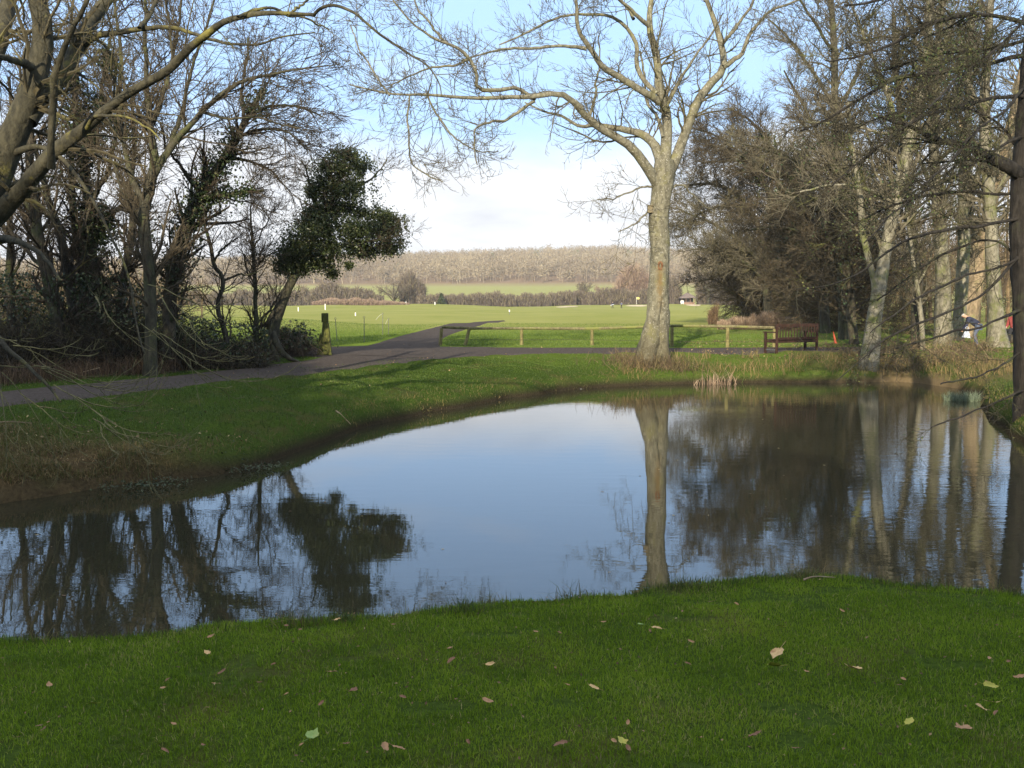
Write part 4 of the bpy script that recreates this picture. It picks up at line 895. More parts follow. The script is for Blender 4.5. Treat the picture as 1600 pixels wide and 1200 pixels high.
bb('seat', [((.072, .07 + i * .085, .41), (W - .072, .13 + i * .085, .43)) for i in range(6)] + [((.072, .47, .33), (W - .072, .497, .40)), ((.072, .0, .33), (W - .072, .03, .40))])

# ------------------------------------------------------------------ low rail fence
def gp(px, py): return ground_at(px, py)
posts = [(690, 537, 511), (733, 540, 513), (815, 541, 513), (925, 541, 513.5), (1050, 543, 509), (1137, 545, 510), (1210, 545, 512)]
fp = []
rf = None
for i, (x, yb, yt) in enumerate(posts):
    p = gp(x, yb); p[1] = 35.2 if i < 4 else 34.2 - (i - 4) * .3; p[0] = (x - 800) / F * p[1]; p[2] = zg(p[0], p[1])
    t = at(x, yt, p[1]); fp.append((p, t))
rf = root('rail_fence', 'low weathered timber rail fence between path and fairway', 'fence', fp[0][0])
for i, (p, t) in enumerate(fp):
    b = Bag(); q = p.copy(); tt = t - np.array([0, 0, .04])
    if i == 0: q = q + [-.06, 0, 0]
    if i == 1: q = q + [-.16, -.15, 0]
    b.bar(q - np.array([0, 0, .1]), tt, .065, 10, .055, 5, .05, i); b.build('post', M['post'], rf)
for i in range(len(fp) - 1):
    a, c = fp[i][1].copy(), fp[i + 1][1].copy()
    e = norm((c - a)[None])[0] * .004
    b = Bag(); b.bar(a + e, c - e, .05, 10, .047, 10, .05, 20 + i); o = b.build('rail', M['rail'], rf)
    if i in (4, 5): o['label'] = 'paler sunlit top rail'
    a2 = fp[i][0] + [0, -.075, .20]; c2 = fp[i + 1][0] + [0, -.075, .20]
    b = Bag(); b.bar(a2, c2, .006, 5, .006, 3); b.build('wire', M['dark'], rf)

# mossy gate post
p = ground_at(509, 556); b = Bag(); r = root('mossy_post', 'stout mossy wooden post with a notched top standing at the path bend', 'post', p)
b.box((-.10, -.10, .97), (.09, .09, 1.24), .1, p); b.hexa([(-.17, -.14, -.1), (.19, -.14, -.1), (.19, .14, -.1), (-.17, .14, -.1), (-.07, -.10, .968), (.10, -.10, .968), (.10, .1, .968), (-.07, .1, .968)], .1, p)
o = b.build('upright', M['moss'], r); md = o.modifiers.new('edge', 'BEVEL'); md.width = .018; md.segments = 2
b = Bag(); b.hexa([(-.26, -.17, -.1), (-.15, -.17, -.1), (-.13, -.02, -.1), (-.24, -.02, -.1), (-.16, -.15, .62), (-.09, -.15, .62), (-.08, -.09, .66), (-.15, -.09, .66)], .1, p)
o = b.build('side_brace', M['moss'], r)
# stakes with pale cord
st = [(527, 533, 499), (569, 535, 497), (598, 524, 491), (607, 523, 499)]
labs = ['thin metal stake nearest the mossy post', 'second thin stake right of the mossy post, without any cord', 'tallest thin stake with pale cord tied at its top', 'short thin stake with a curled pale cord, rightmost of the row']
tops = []
for (x, yb, yt), lb_ in zip(st, labs):
    p = ground_at(x, yb); t = at(x - (3 if x == 527 else 0), yt, p[1]); r = root('rope_stake', lb_, 'stake', p, 'thin rope stakes beside the path')
    b = Bag(); b.bar(p - np.array([0, 0, .1]), t, .017, 6, .014, 4); b.build('stake', M['steel'], r); tops.append((r, t))
    b = Bag(); th_ = np.linspace(0, 2 * math.pi, 12); P = np.stack([t[0] + .035 * np.cos(th_), np.full(12, t[1]), t[2] + .03 + .035 * np.sin(th_)], 1); V, q = sweep(P[None], np.full((1, 12), .008), 5); b.add(V, q); b.build('loop', M['steel'], r)
for k, dx in ((2, -.32), (3, -.14)):
    r, t = tops[k]; s = np.linspace(0, 1, 12); P = np.stack([t[0] + dx * s, np.full(12, t[1] + .02), t[2] - (.28 if k == 2 else .25) * s ** 1.6 + .02], 1)
    b = Bag(); V, q = sweep(P[None], np.full((1, 12), .007), 5); b.add(V, q); b.build('cord', M['cord'], r)
# white marker posts out on the course
wm = [(467, 486, 480, 'white marker post on the lit fairway furthest left, right of the ivy headed trunk'), (509, 482, 473, 'tall white marker post on the rough mound above the mossy post'), (556, 491, 486, 'short white marker post on the fairway right of the mossy post'),
      (635, 478, 474, 'white marker stub on the fairway crest below the lone round tree'), (680, 478, 474, 'white marker stub on the fairway crest beside the small dark conifer'), (796, 490, 483, 'dark thin post with a white top on the mid fairway')]
for x, yb, yt, lab in wm:
    Y = {467: 150, 509: 165, 556: 105, 635: 196, 680: 196, 796: 120}[x]
    X = (x - 800) / F * Y; p = np.array([X, Y, zg(X, Y)]); h = (yb - yt) * Y / F; r = root('marker_post', lab, 'marker post', p, 'small marker posts on the golf course')
    b = Bag(); w_ = .035 * Y / 100 + .025; b.bar(p - np.array([0, 0, .1]), p + [0, 0, h * (.6 if x == 796 else .99)], w_ * (.5 if x == 796 else 1), 8); b.build('shaft', M['steel' if x == 796 else 'white'], r)
    b = Bag(); b.bar(p + [0, 0, h * (.6 if x == 796 else .99) + .004], p + [0, 0, h * 1.06], w_ * 1.1, 8); b.build('cap', M['white'], r)
# flag
p = np.array([(994 - 800) / F * 283, 283, 0]); p[2] = zg(p[0], p[1]); r = root('golf_flag', 'small yellow golf flag on the green in front of the reddish bushes', 'flag', p)
b = Bag(); b.bar(p, p + [0, 0, 2.1], .035, 6); b.build('pole', M['white'], r)
b = Bag(); b.hexa([(.04, -.02, 1.5), (.75, .06, 1.45), (.75, .10, 1.45), (.04, .02, 1.5), (.04, -.02, 2.05), (.78, .1, 1.95), (.78, .14, 1.95), (.04, .02, 2.05)], 0, p); b.build('cloth', M['yellow'], r)
# bunkers
for (x, w_, Y, lab) in ((886, 3.0, 274, 'left pale sand bunker cut in the slope before the green'), (994, 2.9, 276, 'pale sand bunker just left of the pale tall trunk'), (1083, 2.0, 278, 'small pale sand bunker right of the pale tall trunk')):
    X = (x - 800) / F * Y; a = np.linspace(0, 2 * math.pi, 28, endpoint=False); rx = w_ * (1 + .12 * np.sin(3 * a)); V = []
    for f in (1, .6, .25):
        bx_ = X + rx * f * np.cos(a); by_ = Y + 2.8 * f * np.sin(a); V.append(np.stack([bx_, by_, zground(bx_, by_) + .05 + .0 * f], 1))
    V.append(np.array([[X, Y, zg(X, Y) + .05]])); V = np.concatenate(V); q = []
    for k in range(2):
        for i in range(28): q.append([k * 28 + i, k * 28 + (i + 1) % 28, (k + 1) * 28 + (i + 1) % 28, (k + 1) * 28 + i])
    T = [[56 + i, 56 + (i + 1) % 28, 84] for i in range(28)]
    o = raw('bunker', V, q, M['sand'], Ft=T, smooth=True); tag(o, lab, 'bunker', 'sand bunkers before the far green')
# orange marker by the bench, and a second faint one
for (x, yb, yt, lab, wd) in ((1306, 538, 518, 'orange red pointed marker leaning beside the path right of the bench', .055), (1257, 506, 494, 'faint orange marker post far behind the bench in the scrub edge', .05)):
    p = ground_at(x, yb); t = at(x - 4, yt, p[1]); r = root('orange_marker', lab, 'marker')if False else None
    r = root('orange_marker', lab, 'marker', p)
    b = Bag(); b.bar(p, p + (t - p) * .75, wd, 8, wd * .45, 5); b.build('body', M['orange'], r)
    b = Bag(); b.bar(p + (t - p) * .755, t, .016, 6, .010, 4); b.build('tip', M['orange'], r)

# pavilion
Y = 296; X = (1073 - 800) / F * Y; z0 = zg(X, Y); r = root('pavilion', 'small far pavilion hut with a dark hipped roof beyond the green', 'hut', (X, Y, z0)); o0 = (X, Y, z0)
b = Bag(); b.box((-1.9, -1.5, -.2), (1.9, 1.5, .9), 0, o0); b.build('wall', M['pavwall'], r)
for sx in (-1.85, -.62, .62, 1.85):
    b = Bag(); b.box((sx - .09, -1.5, .902), (sx + .09, -1.32, 2.1), 0, o0); b.build('pillar', M['pavwall'], r)
b = Bag(); b.box((-1.7, -.2, .904), (1.7, 1.3, 2.1), 0, o0); b.build('opening', M['dkglass'], r)
b = Bag(); b.hexa([(-2.7, -2.3, 2.104), (2.7, -2.3, 2.104), (2.7, 2.3, 2.104), (-2.7, 2.3, 2.104), (-.3, -.2, 3.7), (.3, -.2, 3.7), (.3, .2, 3.7), (-.3, .2, 3.7)], 0, o0); b.build('roof', M['roof'], r)
b = Bag(); b.bar((X, Y, z0 + 3.704), (X, Y, z0 + 4.1), .12, 8, .03); b.build('finial', M['roof'], r)
X2 = (1065 - 800) / F * 290; p = np.array([X2, 290, zg(X2, 290)]); r = root('white_sign', 'white board standing in front of the far pavilion', 'sign', p)
b = Bag(); b.box((-.45, -.04, .25), (.45, .04, 1.05), 0, p); b.build('board', M['white'], r)
for s in (-.3, .3):
    b = Bag(); b.box((s - .05, -.03, -.1), (s + .05, .03, .248), 0, p); b.build('leg', M['white'], r)

# ------------------------------------------------------------------ people (skinned figures)
def skin(name, joints, edges, radii, m, parent, rootv=0, sub=2):
    me = bpy.data.meshes.new(name); me.from_pydata([tuple(float(c) for c in j) for j in joints], edges, []); me.update()
    o = link(name, me, M[m], parent)
    md = o.modifiers.new('skin', 'SKIN'); md.use_smooth_shade = True
    for i, rr in enumerate(radii): me.skin_vertices[0].data[i].radius = (rr, rr)
    me.skin_vertices[0].data[rootv].use_root = True
    s = o.modifiers.new('sub', 'SUBSURF'); s.levels = sub; s.render_levels = sub
    return o
def person(label, base, heading, pose, top, legs, hairm, group=None, h=1.75):
    r = root('person', label, 'person', base, group); r.rotation_euler = (0, 0, heading); k = h / 1.75
    J = pose
    def P(*n): return [tuple(c * k for c in J[a]) for a in n]
    def ch(name, names, edges, rad, m): return skin(name, P(*names), edges, [x * k for x in rad], m, r)
    ch('body', ['pelvis', 'chest', 'neck', 'chin', 'head', 'lsh', 'lel', 'lwr', 'lha', 'rsh', 'rel', 'rwr', 'rha', 'lhip', 'lkn', 'lan', 'lto', 'rhip', 'rkn', 'ran', 'rto', 'crown'],
       [(0, 1), (1, 2), (2, 3), (3, 4), (4, 21), (1, 5), (5, 6), (6, 7), (7, 8), (1, 9), (9, 10), (10, 11), (11, 12), (0, 13), (13, 14), (14, 15), (15, 16), (0, 17), (17, 18), (18, 19), (19, 20)],
       [.12, .13, .055, .07, .095, .055, .043, .032, .035, .055, .043, .032, .035, .08, .055, .04, .03, .08, .055, .04, .03, .07], 'skin')
    ch('jacket', ['pelvis', 'chest', 'neck', 'lsh', 'lel', 'lwr', 'rsh', 'rel', 'rwr'], [(0, 1), (1, 2), (1, 3), (3, 4), (4, 5), (1, 6), (6, 7), (7, 8)], [.155, .165, .07, .08, .062, .05, .08, .062, .05], top)
    ch('trousers', ['pelvis', 'lhip', 'lkn', 'lan', 'rhip', 'rkn', 'ran'], [(0, 1), (1, 2), (2, 3), (0, 4), (4, 5), (5, 6)], [.14, .10, .075, .06, .10, .075, .06], legs)
    ch('hair', ['head', 'crown'], [(0, 1)], [.102, .085], hairm)
    for s in 'lr': ch('shoe', [s + 'an', s + 'to'], [(0, 1)], [.05, .042], 'black')
    return r
stand = dict(pelvis=(0, 0, .95), chest=(0, 0, 1.30), neck=(0, .01, 1.48), chin=(0, .03, 1.54), head=(0, .03, 1.62), crown=(0, .02, 1.69), lsh=(-.19, 0, 1.40), lel=(-.24, .03, 1.14), lwr=(-.2, .18, .98), lha=(-.17, .24, .93),
             rsh=(.19, 0, 1.40), rel=(.24, .03, 1.14), rwr=(.2, .18, .98), rha=(.17, .24, .93), lhip=(-.09, 0, .90), lkn=(-.11, .04, .50), lan=(-.12, 0, .08), lto=(-.13, .15, .04), rhip=(.09, 0, .90), rkn=(.11, .04, .50), ran=(.12, -.03, .08), rto=(.13, .12, .04))
walk = dict(stand); walk.update(lkn=(-.1, .16, .52), lan=(-.1, .22, .09), lto=(-.1, .36, .05), rkn=(.1, -.02, .5), ran=(.1, -.22, .12), rto=(.1, -.1, .05))
bend = dict(stand); bend.update(chest=(0, .30, 1.12), neck=(0, .44, 1.24), chin=(0, .50, 1.25), head=(0, .56, 1.28), crown=(0, .61, 1.33), lsh=(-.19, .36, 1.14), lel=(-.22, .44, .88), lwr=(-.16, .56, .68), lha=(-.14, .60, .61),
            rsh=(.19, .36, 1.14), rel=(.22, .44, .88), rwr=(.16, .56, .68), rha=(.14, .60, .61), lkn=(-.12, .14, .50), rkn=(.12, .12, .50), pelvis=(0, -.04, .88), lhip=(-.09, -.03, .84), rhip=(.09, -.03, .84))
sit = dict(stand); sit.update(pelvis=(0, 0, .48), chest=(0, -.02, .83), neck=(0, 0, 1.01), chin=(0, .02, 1.07), head=(0, .02, 1.15), crown=(0, .01, 1.22), lsh=(-.19, 0, .93), lel=(-.24, .04, .68), lwr=(-.16, .24, .60), lha=(-.13, .32, .58),
           rsh=(.19, 0, .93), rel=(.24, .04, .68), rwr=(.16, .24, .60), rha=(.13, .32, .58), lhip=(-.1, .05, .46), lkn=(-.12, .44, .48), lan=(-.12, .48, .08), lto=(-.12, .62, .04), rhip=(.1, .05, .46), rkn=(.12, .44, .48), ran=(.12, .48, .08), rto=(.12, .62, .04))
def gpt(x, Y): X = (x - 800) / F * Y; return (X, Y, zg(X, Y))
p1 = gpt(956.5, 262); p2 = gpt(970.5, 262)
person('far golfer in dark jacket holding a white bag on the fairway', p1, R_(200), walk, 'navy', 'black', 'darkhair')
person('far golfer in dark blue standing right of the one with the white bag', p2, R_(170), stand, 'blue', 'black', 'darkhair')
r = root('golf_bag', 'white golf bag carried by the left far golfer', 'golf bag', (p1[0] - .25, p1[1] - .3, p1[2] + .75))
b = Bag(); b.bar((p1[0] - .6, p1[1] - .32, p1[2] + .80), (p1[0] + .35, p1[1] - .32, p1[2] + 1.1), .07, 10, .08, 5); b.build('bag_body', M['whitecloth'], r)
b = Bag(); b.bar((p1[0] + .352, p1[1] - .32, p1[2] + 1.1), (p1[0] + .62, p1[1] - .32, p1[2] + 1.2), .04, 6, .06); b.build('club_heads', M['steel'], r)
p3 = gpt(1527, 33.8)
person('person in dark blue jacket bending forward between the lit trunks on the right bank', p3, R_(70), bend, 'navy', 'blue', 'hair', h=1.45)
b = Bag(); q = np.array(p3) + [-.42, -.12, .50]; r = root('white_bag', 'crumpled white bag held low by the bending person', 'bag', q)
b.bar(q + [-.02, 0, -.18], q + [.02, 0, .12], .13, 10, .05, 6, .15, 3); b.build('pouch', M['whitecloth'], r)
b = Bag(); th_ = np.linspace(0, math.pi, 10); P = np.stack([q[0] + .06 * np.cos(th_), np.full(10, q[1]), q[2] + .12 + .07 * np.sin(th_)], 1); V, qq = sweep(P[None], np.full((1, 10), .008), 5); b.add(V, qq); b.build('handle', M['whitecloth'], r)
p4 = gpt(1584, 36.5)
person('person in white and red top half hidden behind the dark right edge trunk', (p4[0], p4[1], p4[2] + .0), R_(120), sit, 'red', 'black', 'darkhair')
# log the hidden person sits on
r = root('log_seat', 'short log that the half hidden person sits on', 'log', (p4[0], p4[1], p4[2]))
b = Bag(); b.bar((p4[0] - .35, p4[1] + .05, p4[2] + .16), (p4[0] + .35, p4[1] - .05, p4[2] + .18), .19, 14, .18, 5, .04); b.build('wood', M['dark'], r, True)

# ------------------------------------------------------------------ far vegetation
def hedge(name, label, x0, x1, Y, hs, m, seed, depth=4.0, n=2600, wpx=.45, lean=.35, thing='hedge', base_off=0.0):
    g = np.random.default_rng(seed); px = g.uniform(x0, x1, n); Yd = Y + g.uniform(-depth, depth, n); X = (px - 800) / F * Yd
    hx = np.interp(px, np.linspace(x0, x1, len(hs)), hs) * (.8 + .4 * vnoise(px / 7.0, px * 0 + seed, 3))
    z = zground(X, Yd); k = g.random(n) ** .8
    C = np.stack([X, Yd, z + hx * k * .75], 1)
    b = Bag(); w = wpx * Y / F * .5; h = hx * .38
    d = norm(np.stack([g.standard_normal(n) * lean, g.standard_normal(n) * lean, np.ones(n)], 1)); P = np.stack([C, C + d * (h * .5)[:, None], C + norm(d + g.standard_normal((n, 3)) * .3) * h[:, None]], 1)
    b.tubes(P, w * g.uniform(.6, 1.3, (n, 1)) * np.array([[1, .8, .3]]), 3, tint=g.random(n))
    # solid stems down to the ground
    n2 = n // 4; sel = g.integers(0, n, n2); A = C[sel].copy(); A[:, 2] = z[sel] - .2; P = np.stack([A, (A + C[sel]) / 2, C[sel]], 1); b.tubes(P, np.full((n2, 3), w * .9), 3, tint=g.random(n2) * .5)
    c = np.array([(x0 + x1) / 2, 0]); X0 = ((x0 + x1) / 2 - 800) / F * Y
    o = b.build(name, M[m]); tag(o, label, thing); return o
hedge('hedge', 'long brown hedge at the far side of the fairway left of the lone round tree', 425, 600, 300, [4, 4.5, 5.5, 6.4, 6.2, 4.4, 3.6], 'farhedge', 1, n=6500, wpx=.8)
hedge('hedge', 'low dark purple brown hedge across the middle beyond the fairway', 655, 900, 300, [3.6, 3.4, 3.6, 4.2, 3.6, 3.8, 4.2], 'farhedge', 2, n=8000, wpx=.8)
hedge('hedge', 'dark hedge running behind the golfers', 895, 1015, 303, [5, 4.6, 4.6, 5], 'farhedge', 3, n=4500, wpx=.8)
hedge('hedge', 'brown hedge right of the pavilion running into the thicket', 1088, 1180, 298, [5.5, 7, 7.5, 8.5], 'farhedge', 4, n=4200, wpx=.8)
hedge('scrub_bank', 'pale reddish scrub bank on the rough mound behind the tall white marker post', 488, 640, 195, [.6, 1.2, 1.3, 1.2, .8, .3], 'farred', 5, n=3600, depth=2, wpx=.6, thing='scrub')
hedge('bush', 'tall reddish bushes behind the golf flag left of the pale tall trunk', 964, 1020, 312, [6, 11, 12, 9, 7], 'farred', 6, n=4200, wpx=.8, thing='bush')
hedge('bush', 'rounded bush just right of the lone round tree', 626, 664, 306, [6, 10.5, 9.5, 5], 'farhedge', 7, n=2400, wpx=.8, thing='bush')
hedge('bush', 'dark bush between the pale tall trunk and the pavilion', 1040, 1062, 300, [7, 8, 5.5], 'farhedge', 8, n=1500, wpx=.8, thing='bush')
hedge('hedge', 'shaded far hedge seen under the left clump', 260, 430, 290, [3, 5, 4, 5, 4.4], 'farhedge', 9, n=4500, wpx=.8)
hedge('reed_bed', 'pale dead reeds behind the fence left of the bench', 1120, 1235, 55, [.4, .6, .7, .85, .8, .6], 'reed', 10, depth=2.4, n=3000, wpx=.8, lean=.12, thing='reeds')
hedge('bush', 'small upright russet bush at the left end of the pale reeds', 1106, 1121, 62, [.8, 1.25, 1.1], 'russet', 11, depth=.3, n=420, wpx=.5, lean=.3, thing='bush')
def far_tree(name, label, x, yb, Y, wpx, hpx, m, seed, trunk_h=.25, dens=1.0):
    g = np.random.default_rng(seed); k = Y / F; X = (x - 800) * k; z0 = zg(X, Y); H = hpx * k; Wd = wpx * k
    r = root(name, label, 'tree', (X, Y, z0)); b = Bag()
    P = [np.array([[X, Y, z0 - .3], [X + .02 * Wd, Y, z0 + H * .15], [X, Y, z0 + H * .4], [X - .02 * Wd, Y, z0 + H * .8]])]; Rr = [np.array([.05, .04, .03, .01]) * H]
    for i in range(7):
        a = g.uniform(0, 6.28); z1 = z0 + H * g.uniform(.15, .35); e = np.array([X + Wd * .42 * math.cos(a), Y + Wd * .42 * math.sin(a), z0 + H * g.uniform(.5, .9)]); s = np.array([X, Y, z1]); P.append(np.stack([s, s + (e - s) * .33 + [0, 0, .02 * H], s + (e - s) * .66 + [0, 0, .03 * H], e])); Rr.append(np.array([.026, .02, .013, .006]) * H)
    P = np.stack(P); Rr = np.stack(Rr); b.tubes(P, Rr, 6); b.build('trunk', M['dark'], r, True)
    b = Bag(); w = .35 * k
    l1 = grow(P, Rr, 9, .2, 1, (20, 70), (.16 * H, .42 * H), (.05, .03), .14, 6, .5, w * .5, g=g); l2 = grow(*l1, int(6 * dens), .1, 1, (20, 70), (.08 * H, .24 * H), (.03, .02), .16, 5, .6, w * .4, g=g); l3 = grow(*l2, 3, .2, 1, (20, 70), (.05 * H, .12 * H), (.0, .02), .16, 4, .7, w * .35, g=g)
    for q in (l1, l2, l3): b.tubes(*q, 3, tint=g.random(len(q[0])))
    b.build('crown', M[m], r); return r
far_tree('oak_tree', 'lone round bare tree beyond the fairway with a short dark trunk', 616, 472, 298, 54, 46, 'farhedge', 1, dens=1.3)
far_tree('oak_tree', 'small far tree behind the hedge, left one of the pair near the golfers', 914, 462, 330, 26, 36, 'farhedge', 2)
far_tree('oak_tree', 'spreading low far tree directly above the golfers', 946, 466, 318, 36, 30, 'farred', 3, dens=1.3)
far_tree('hawthorn_tree', 'dark leafless tree right of the pale tall trunk against the hill', 1105, 470, 290, 40, 56, 'farhedge', 4)
far_tree('hawthorn_tree', 'thin far tree beside the pavilion roof on its left', 1049, 472, 300, 22, 34, 'farhedge', 5)
# small conifer
Y = 292; X = (690 - 800) / F * Y; z0 = zg(X, Y); r = root('conifer', 'small dark green conifer bush standing in front of the purple brown hedge', 'conifer', (X, Y, z0))
g = np.random.default_rng(3); n = 1500; a = g.uniform(0, 6.28, n); t = g.random(n) ** .7; rad = (1 - t) * 1.5 * (.6 + .4 * g.random(n)) + .15
b = Bag(); leaves(b, np.stack([X + rad * np.cos(a), Y + rad * np.sin(a), z0 + .2 + t * 3.6], 1), .22, g); b.build('crown', M['ivy'], r)
b = Bag(); b.bar((X, Y, z0 - .2), (X, Y, z0 + 3), .14, 6, .04); b.build('trunk', M['dark'], r)

# wooded hill: a far-off wood that reads as one mass
g = np.random.default_rng(17); b = Bag()
nT = 8500
Yt = 630 + 620 * g.random(nT) ** 1.15; px = g.uniform(-250, 1850, nT); X = (px - 800) / F * Yt; Z = zground(X, Yt)
H = g.uniform(7, 17, nT) * np.where(Yt < 660, .9, 1)
# stems
P = np.stack([np.stack([X, Yt, Z - .5], 1), np.stack([X + g.standard_normal(nT) * .3, Yt, Z + H * .45], 1), np.stack([X + g.standard_normal(nT) * .6, Yt, Z + H * .85], 1)], 1)
front = Yt < 700
b.tubes(P, (g.uniform(.10, .24, (nT, 1))) * np.array([[1, .8, .3]]), 3, tint=np.where(g.random(nT) < .35, g.uniform(.7, .9, nT), g.uniform(0, .4, nT)))
K = 70
cw = g.uniform(2.2, 5.2, nT); hue = .14 + g.uniform(0, .4, nT) + .22 * vnoise(X / 45, Yt / 60, 5); green = g.random(nT) < .012
ti = np.repeat(np.arange(nT), K); m = len(ti)
d = norm(g.standard_normal((m, 3))); rr_ = g.random((m, 1)) ** .4
C = np.stack([X[ti], Yt[ti], Z[ti] + H[ti] * .62], 1) + d * rr_ * np.stack([cw[ti], cw[ti], H[ti] * .34], 1)
dr = norm(d * .9 + g.standard_normal((m, 3)) * .5 + [0, 0, .45]); l = g.uniform(.9, 2.3, m)[:, None]; side = norm(np.cross(dr, g.standard_normal((m, 3)))) * g.uniform(.12, .36, (m, 1))
V = np.stack([C - side, C + side, C + dr * l], 1).reshape(-1, 3)
tt = np.clip(hue[ti] + g.uniform(-.12, .14, m), 0, .93); tt[green[ti]] = 1.0
b.add(V, None, np.arange(m * 3).reshape(-1, 3), np.repeat(tt, 3))
o = b.build('hillside_wood', M['hillwood']); tag(o, 'bare brown winter wood covering the far hillside', 'wood', kind='stuff')
# birch-like young trees along the wood edge
# distant backing wood behind the right bank and behind the left clump
def backing(name, label, x0, x1, Y0, Y1, nT, Hm, seed, m='thicket', K=150, wd=.02, L=(.7, 1.9)):
    g = np.random.default_rng(seed); b = Bag(); Yt = g.uniform(Y0, Y1, nT); px = g.uniform(x0, x1, nT); X = (px - 800) / F * Yt; Z = zground(X, Yt); H = g.uniform(*Hm, nT)
    P = np.stack([np.stack([X, Yt, Z - .3], 1), np.stack([X + g.standard_normal(nT) * .25, Yt, Z + H * .45], 1), np.stack([X + g.standard_normal(nT) * .5, Yt, Z + H * .95], 1)], 1)
    b.tubes(P, g.uniform(.07, .16, (nT, 1)) * np.array([[1, .7, .25]]), 5, tint=g.uniform(.1, .9, nT))
    ti = np.repeat(np.arange(nT), K); mm = len(ti); d = norm(g.standard_normal((mm, 3))); rr_ = g.random((mm, 1)) ** .5
    C = np.stack([X[ti], Yt[ti], Z[ti] + H[ti] * .52], 1) + d * rr_ * np.stack([H[ti] * .26, H[ti] * .26, H[ti] * .50], 1); C[:, 2] = np.maximum(C[:, 2], Z[ti] + .1)
    dr = norm(d * .5 + g.standard_normal((mm, 3)) * .6 + [0, 0, .5]); l = g.uniform(*L, mm)[:, None]
    P = np.stack([C, C + dr * l * .5, C + norm(dr + g.standard_normal((mm, 3)) * .25) * l], 1)
    b.tubes(P, wd * g.uniform(.6, 1.3, (mm, 1)) * np.array([[1, .8, .4]]), 3, tint=np.clip(g.random(mm), 0, 1))
    o = b.build(name, M[m]); tag(o, label, 'wood', kind='stuff')
backing('distant_wood', 'bare wood standing behind the thicket and pale trunks on the right', 1175, 1680, 62, 120, 110, (6, 10), 23)
backing('distant_scrub', 'brown far scrub showing behind the left clump', -150, 330, 60, 110, 60, (2.5, 4.2), 24, K=120)

# ------------------------------------------------------------------ turf blades
def blades_area(name, label, n, xf, yr, hr, wr, m, seed, mask=None, tintf=None, lean=.4, dens_pow=1.0):
    g = np.random.default_rng(seed); Y = yr[0] + (yr[1] - yr[0]) * g.random(n) ** dens_pow; X = xf(Y, g, n)
    sd = pond_sd(X, Y); k = sd > .03
    if mask is not None: k &= mask(X, Y, sd, g)
    X, Y, sd = X[k], Y[k], sd[k]; Z = zground(X, Y); n = len(X)
    h = g.uniform(*hr, n); w = g.uniform(*wr, n)
    t = g.random(n) if tintf is None else tintf(X, Y, sd, Z, g, n)
    b = Bag(); blades(b, np.stack([X, Y, Z - .005], 1), h, w, g, lean, t); o = b.build(name, M[m]); tag(o, label, 'grass', kind='stuff'); return o
def tl_(X, Y, sd, Z, g, n):
    t = g.random(n) * .5 + .40 * vnoise(X * 3.2, Y * 3.2, 4) + .14 * vnoise(X * 11, Y * 11, 24) - .06 + .18 * (vnoise(X * .7, Y * .7, 14) - .5)
    s = g.random(n) < .045 + .16 * (vnoise(X * 3.1, Y * 3.1, 21) > .76); t[s] = g.uniform(.9, 1, s.sum()); return np.clip(t, 0, 1)
def nearmask(X, Y, sd, g):
    worn = (vnoise(X * 4.5, Y * 4.5, 31) > .84) | ((sd < 1.1) & (vnoise(X * 2.1 + 3, Y * 5, 33) > .62) & (X > 0)); return ~(worn & (g.random(len(X)) < .82)) & (Y < 8.4)
blades_area('lawn_grass', 'short green grass of the near lawn', 420000, lambda Y, g, n: (g.random(n) - .5) * (1.16 * Y + 1.6), (2.5, 8.0), (.014, .040), (.0024, .0042), 'lawn', 1, nearmask, tl_, .55, .85)
g = np.random.default_rng(87); b = Bag()
for k in range(34):
    tx = g.uniform(-4.3, 5.2); col = np.linspace(4.5, 9.2, 60); sdc = pond_sd(np.full(60, tx), col); j = np.where(sdc > g.uniform(.1, .55))[0]; j = j[col[j] < 8.9]
    if not len(j): continue
    ty = col[j[-1]]; n = int(g.integers(25, 110)); C = np.stack([tx + g.standard_normal(n) * .06, ty + g.standard_normal(n) * .05, np.zeros(n)], 1); C[:, 2] = zground(C[:, 0], C[:, 1]); blades(b, C, g.uniform(.05, .15, n) * g.uniform(.6, 1.1), g.uniform(.003, .005, n), g, .7, np.clip(g.random(n) * .6 + g.uniform(0, .4), 0, 1))
o = b.build('crest_tufts', M['bankgrass']); tag(o, 'ragged grass tufts overhanging the near bank edge', 'grass', kind='stuff')
# unmown crest of the near bank
blades_area('lawn_grass', 'longer grass along the crest of the near bank', 70000, lambda Y, g, n: (g.random(n) - .5) * 12, (5.2, 8.6), (.03, .085), (.003, .005), 'bankgrass', 2,
            lambda X, Y, sd, g: (sd < .60) & (g.random(len(X)) < (-.15 + 1.3 * vnoise(X * 2.6, Y * 2.6, 2))), lambda X, Y, sd, Z, g, n: np.clip(g.random(n) * .6 + .3 * (sd < .25) * g.random(n), 0, 1))
def onpath(X, Y):
    return np.zeros(len(X), bool)
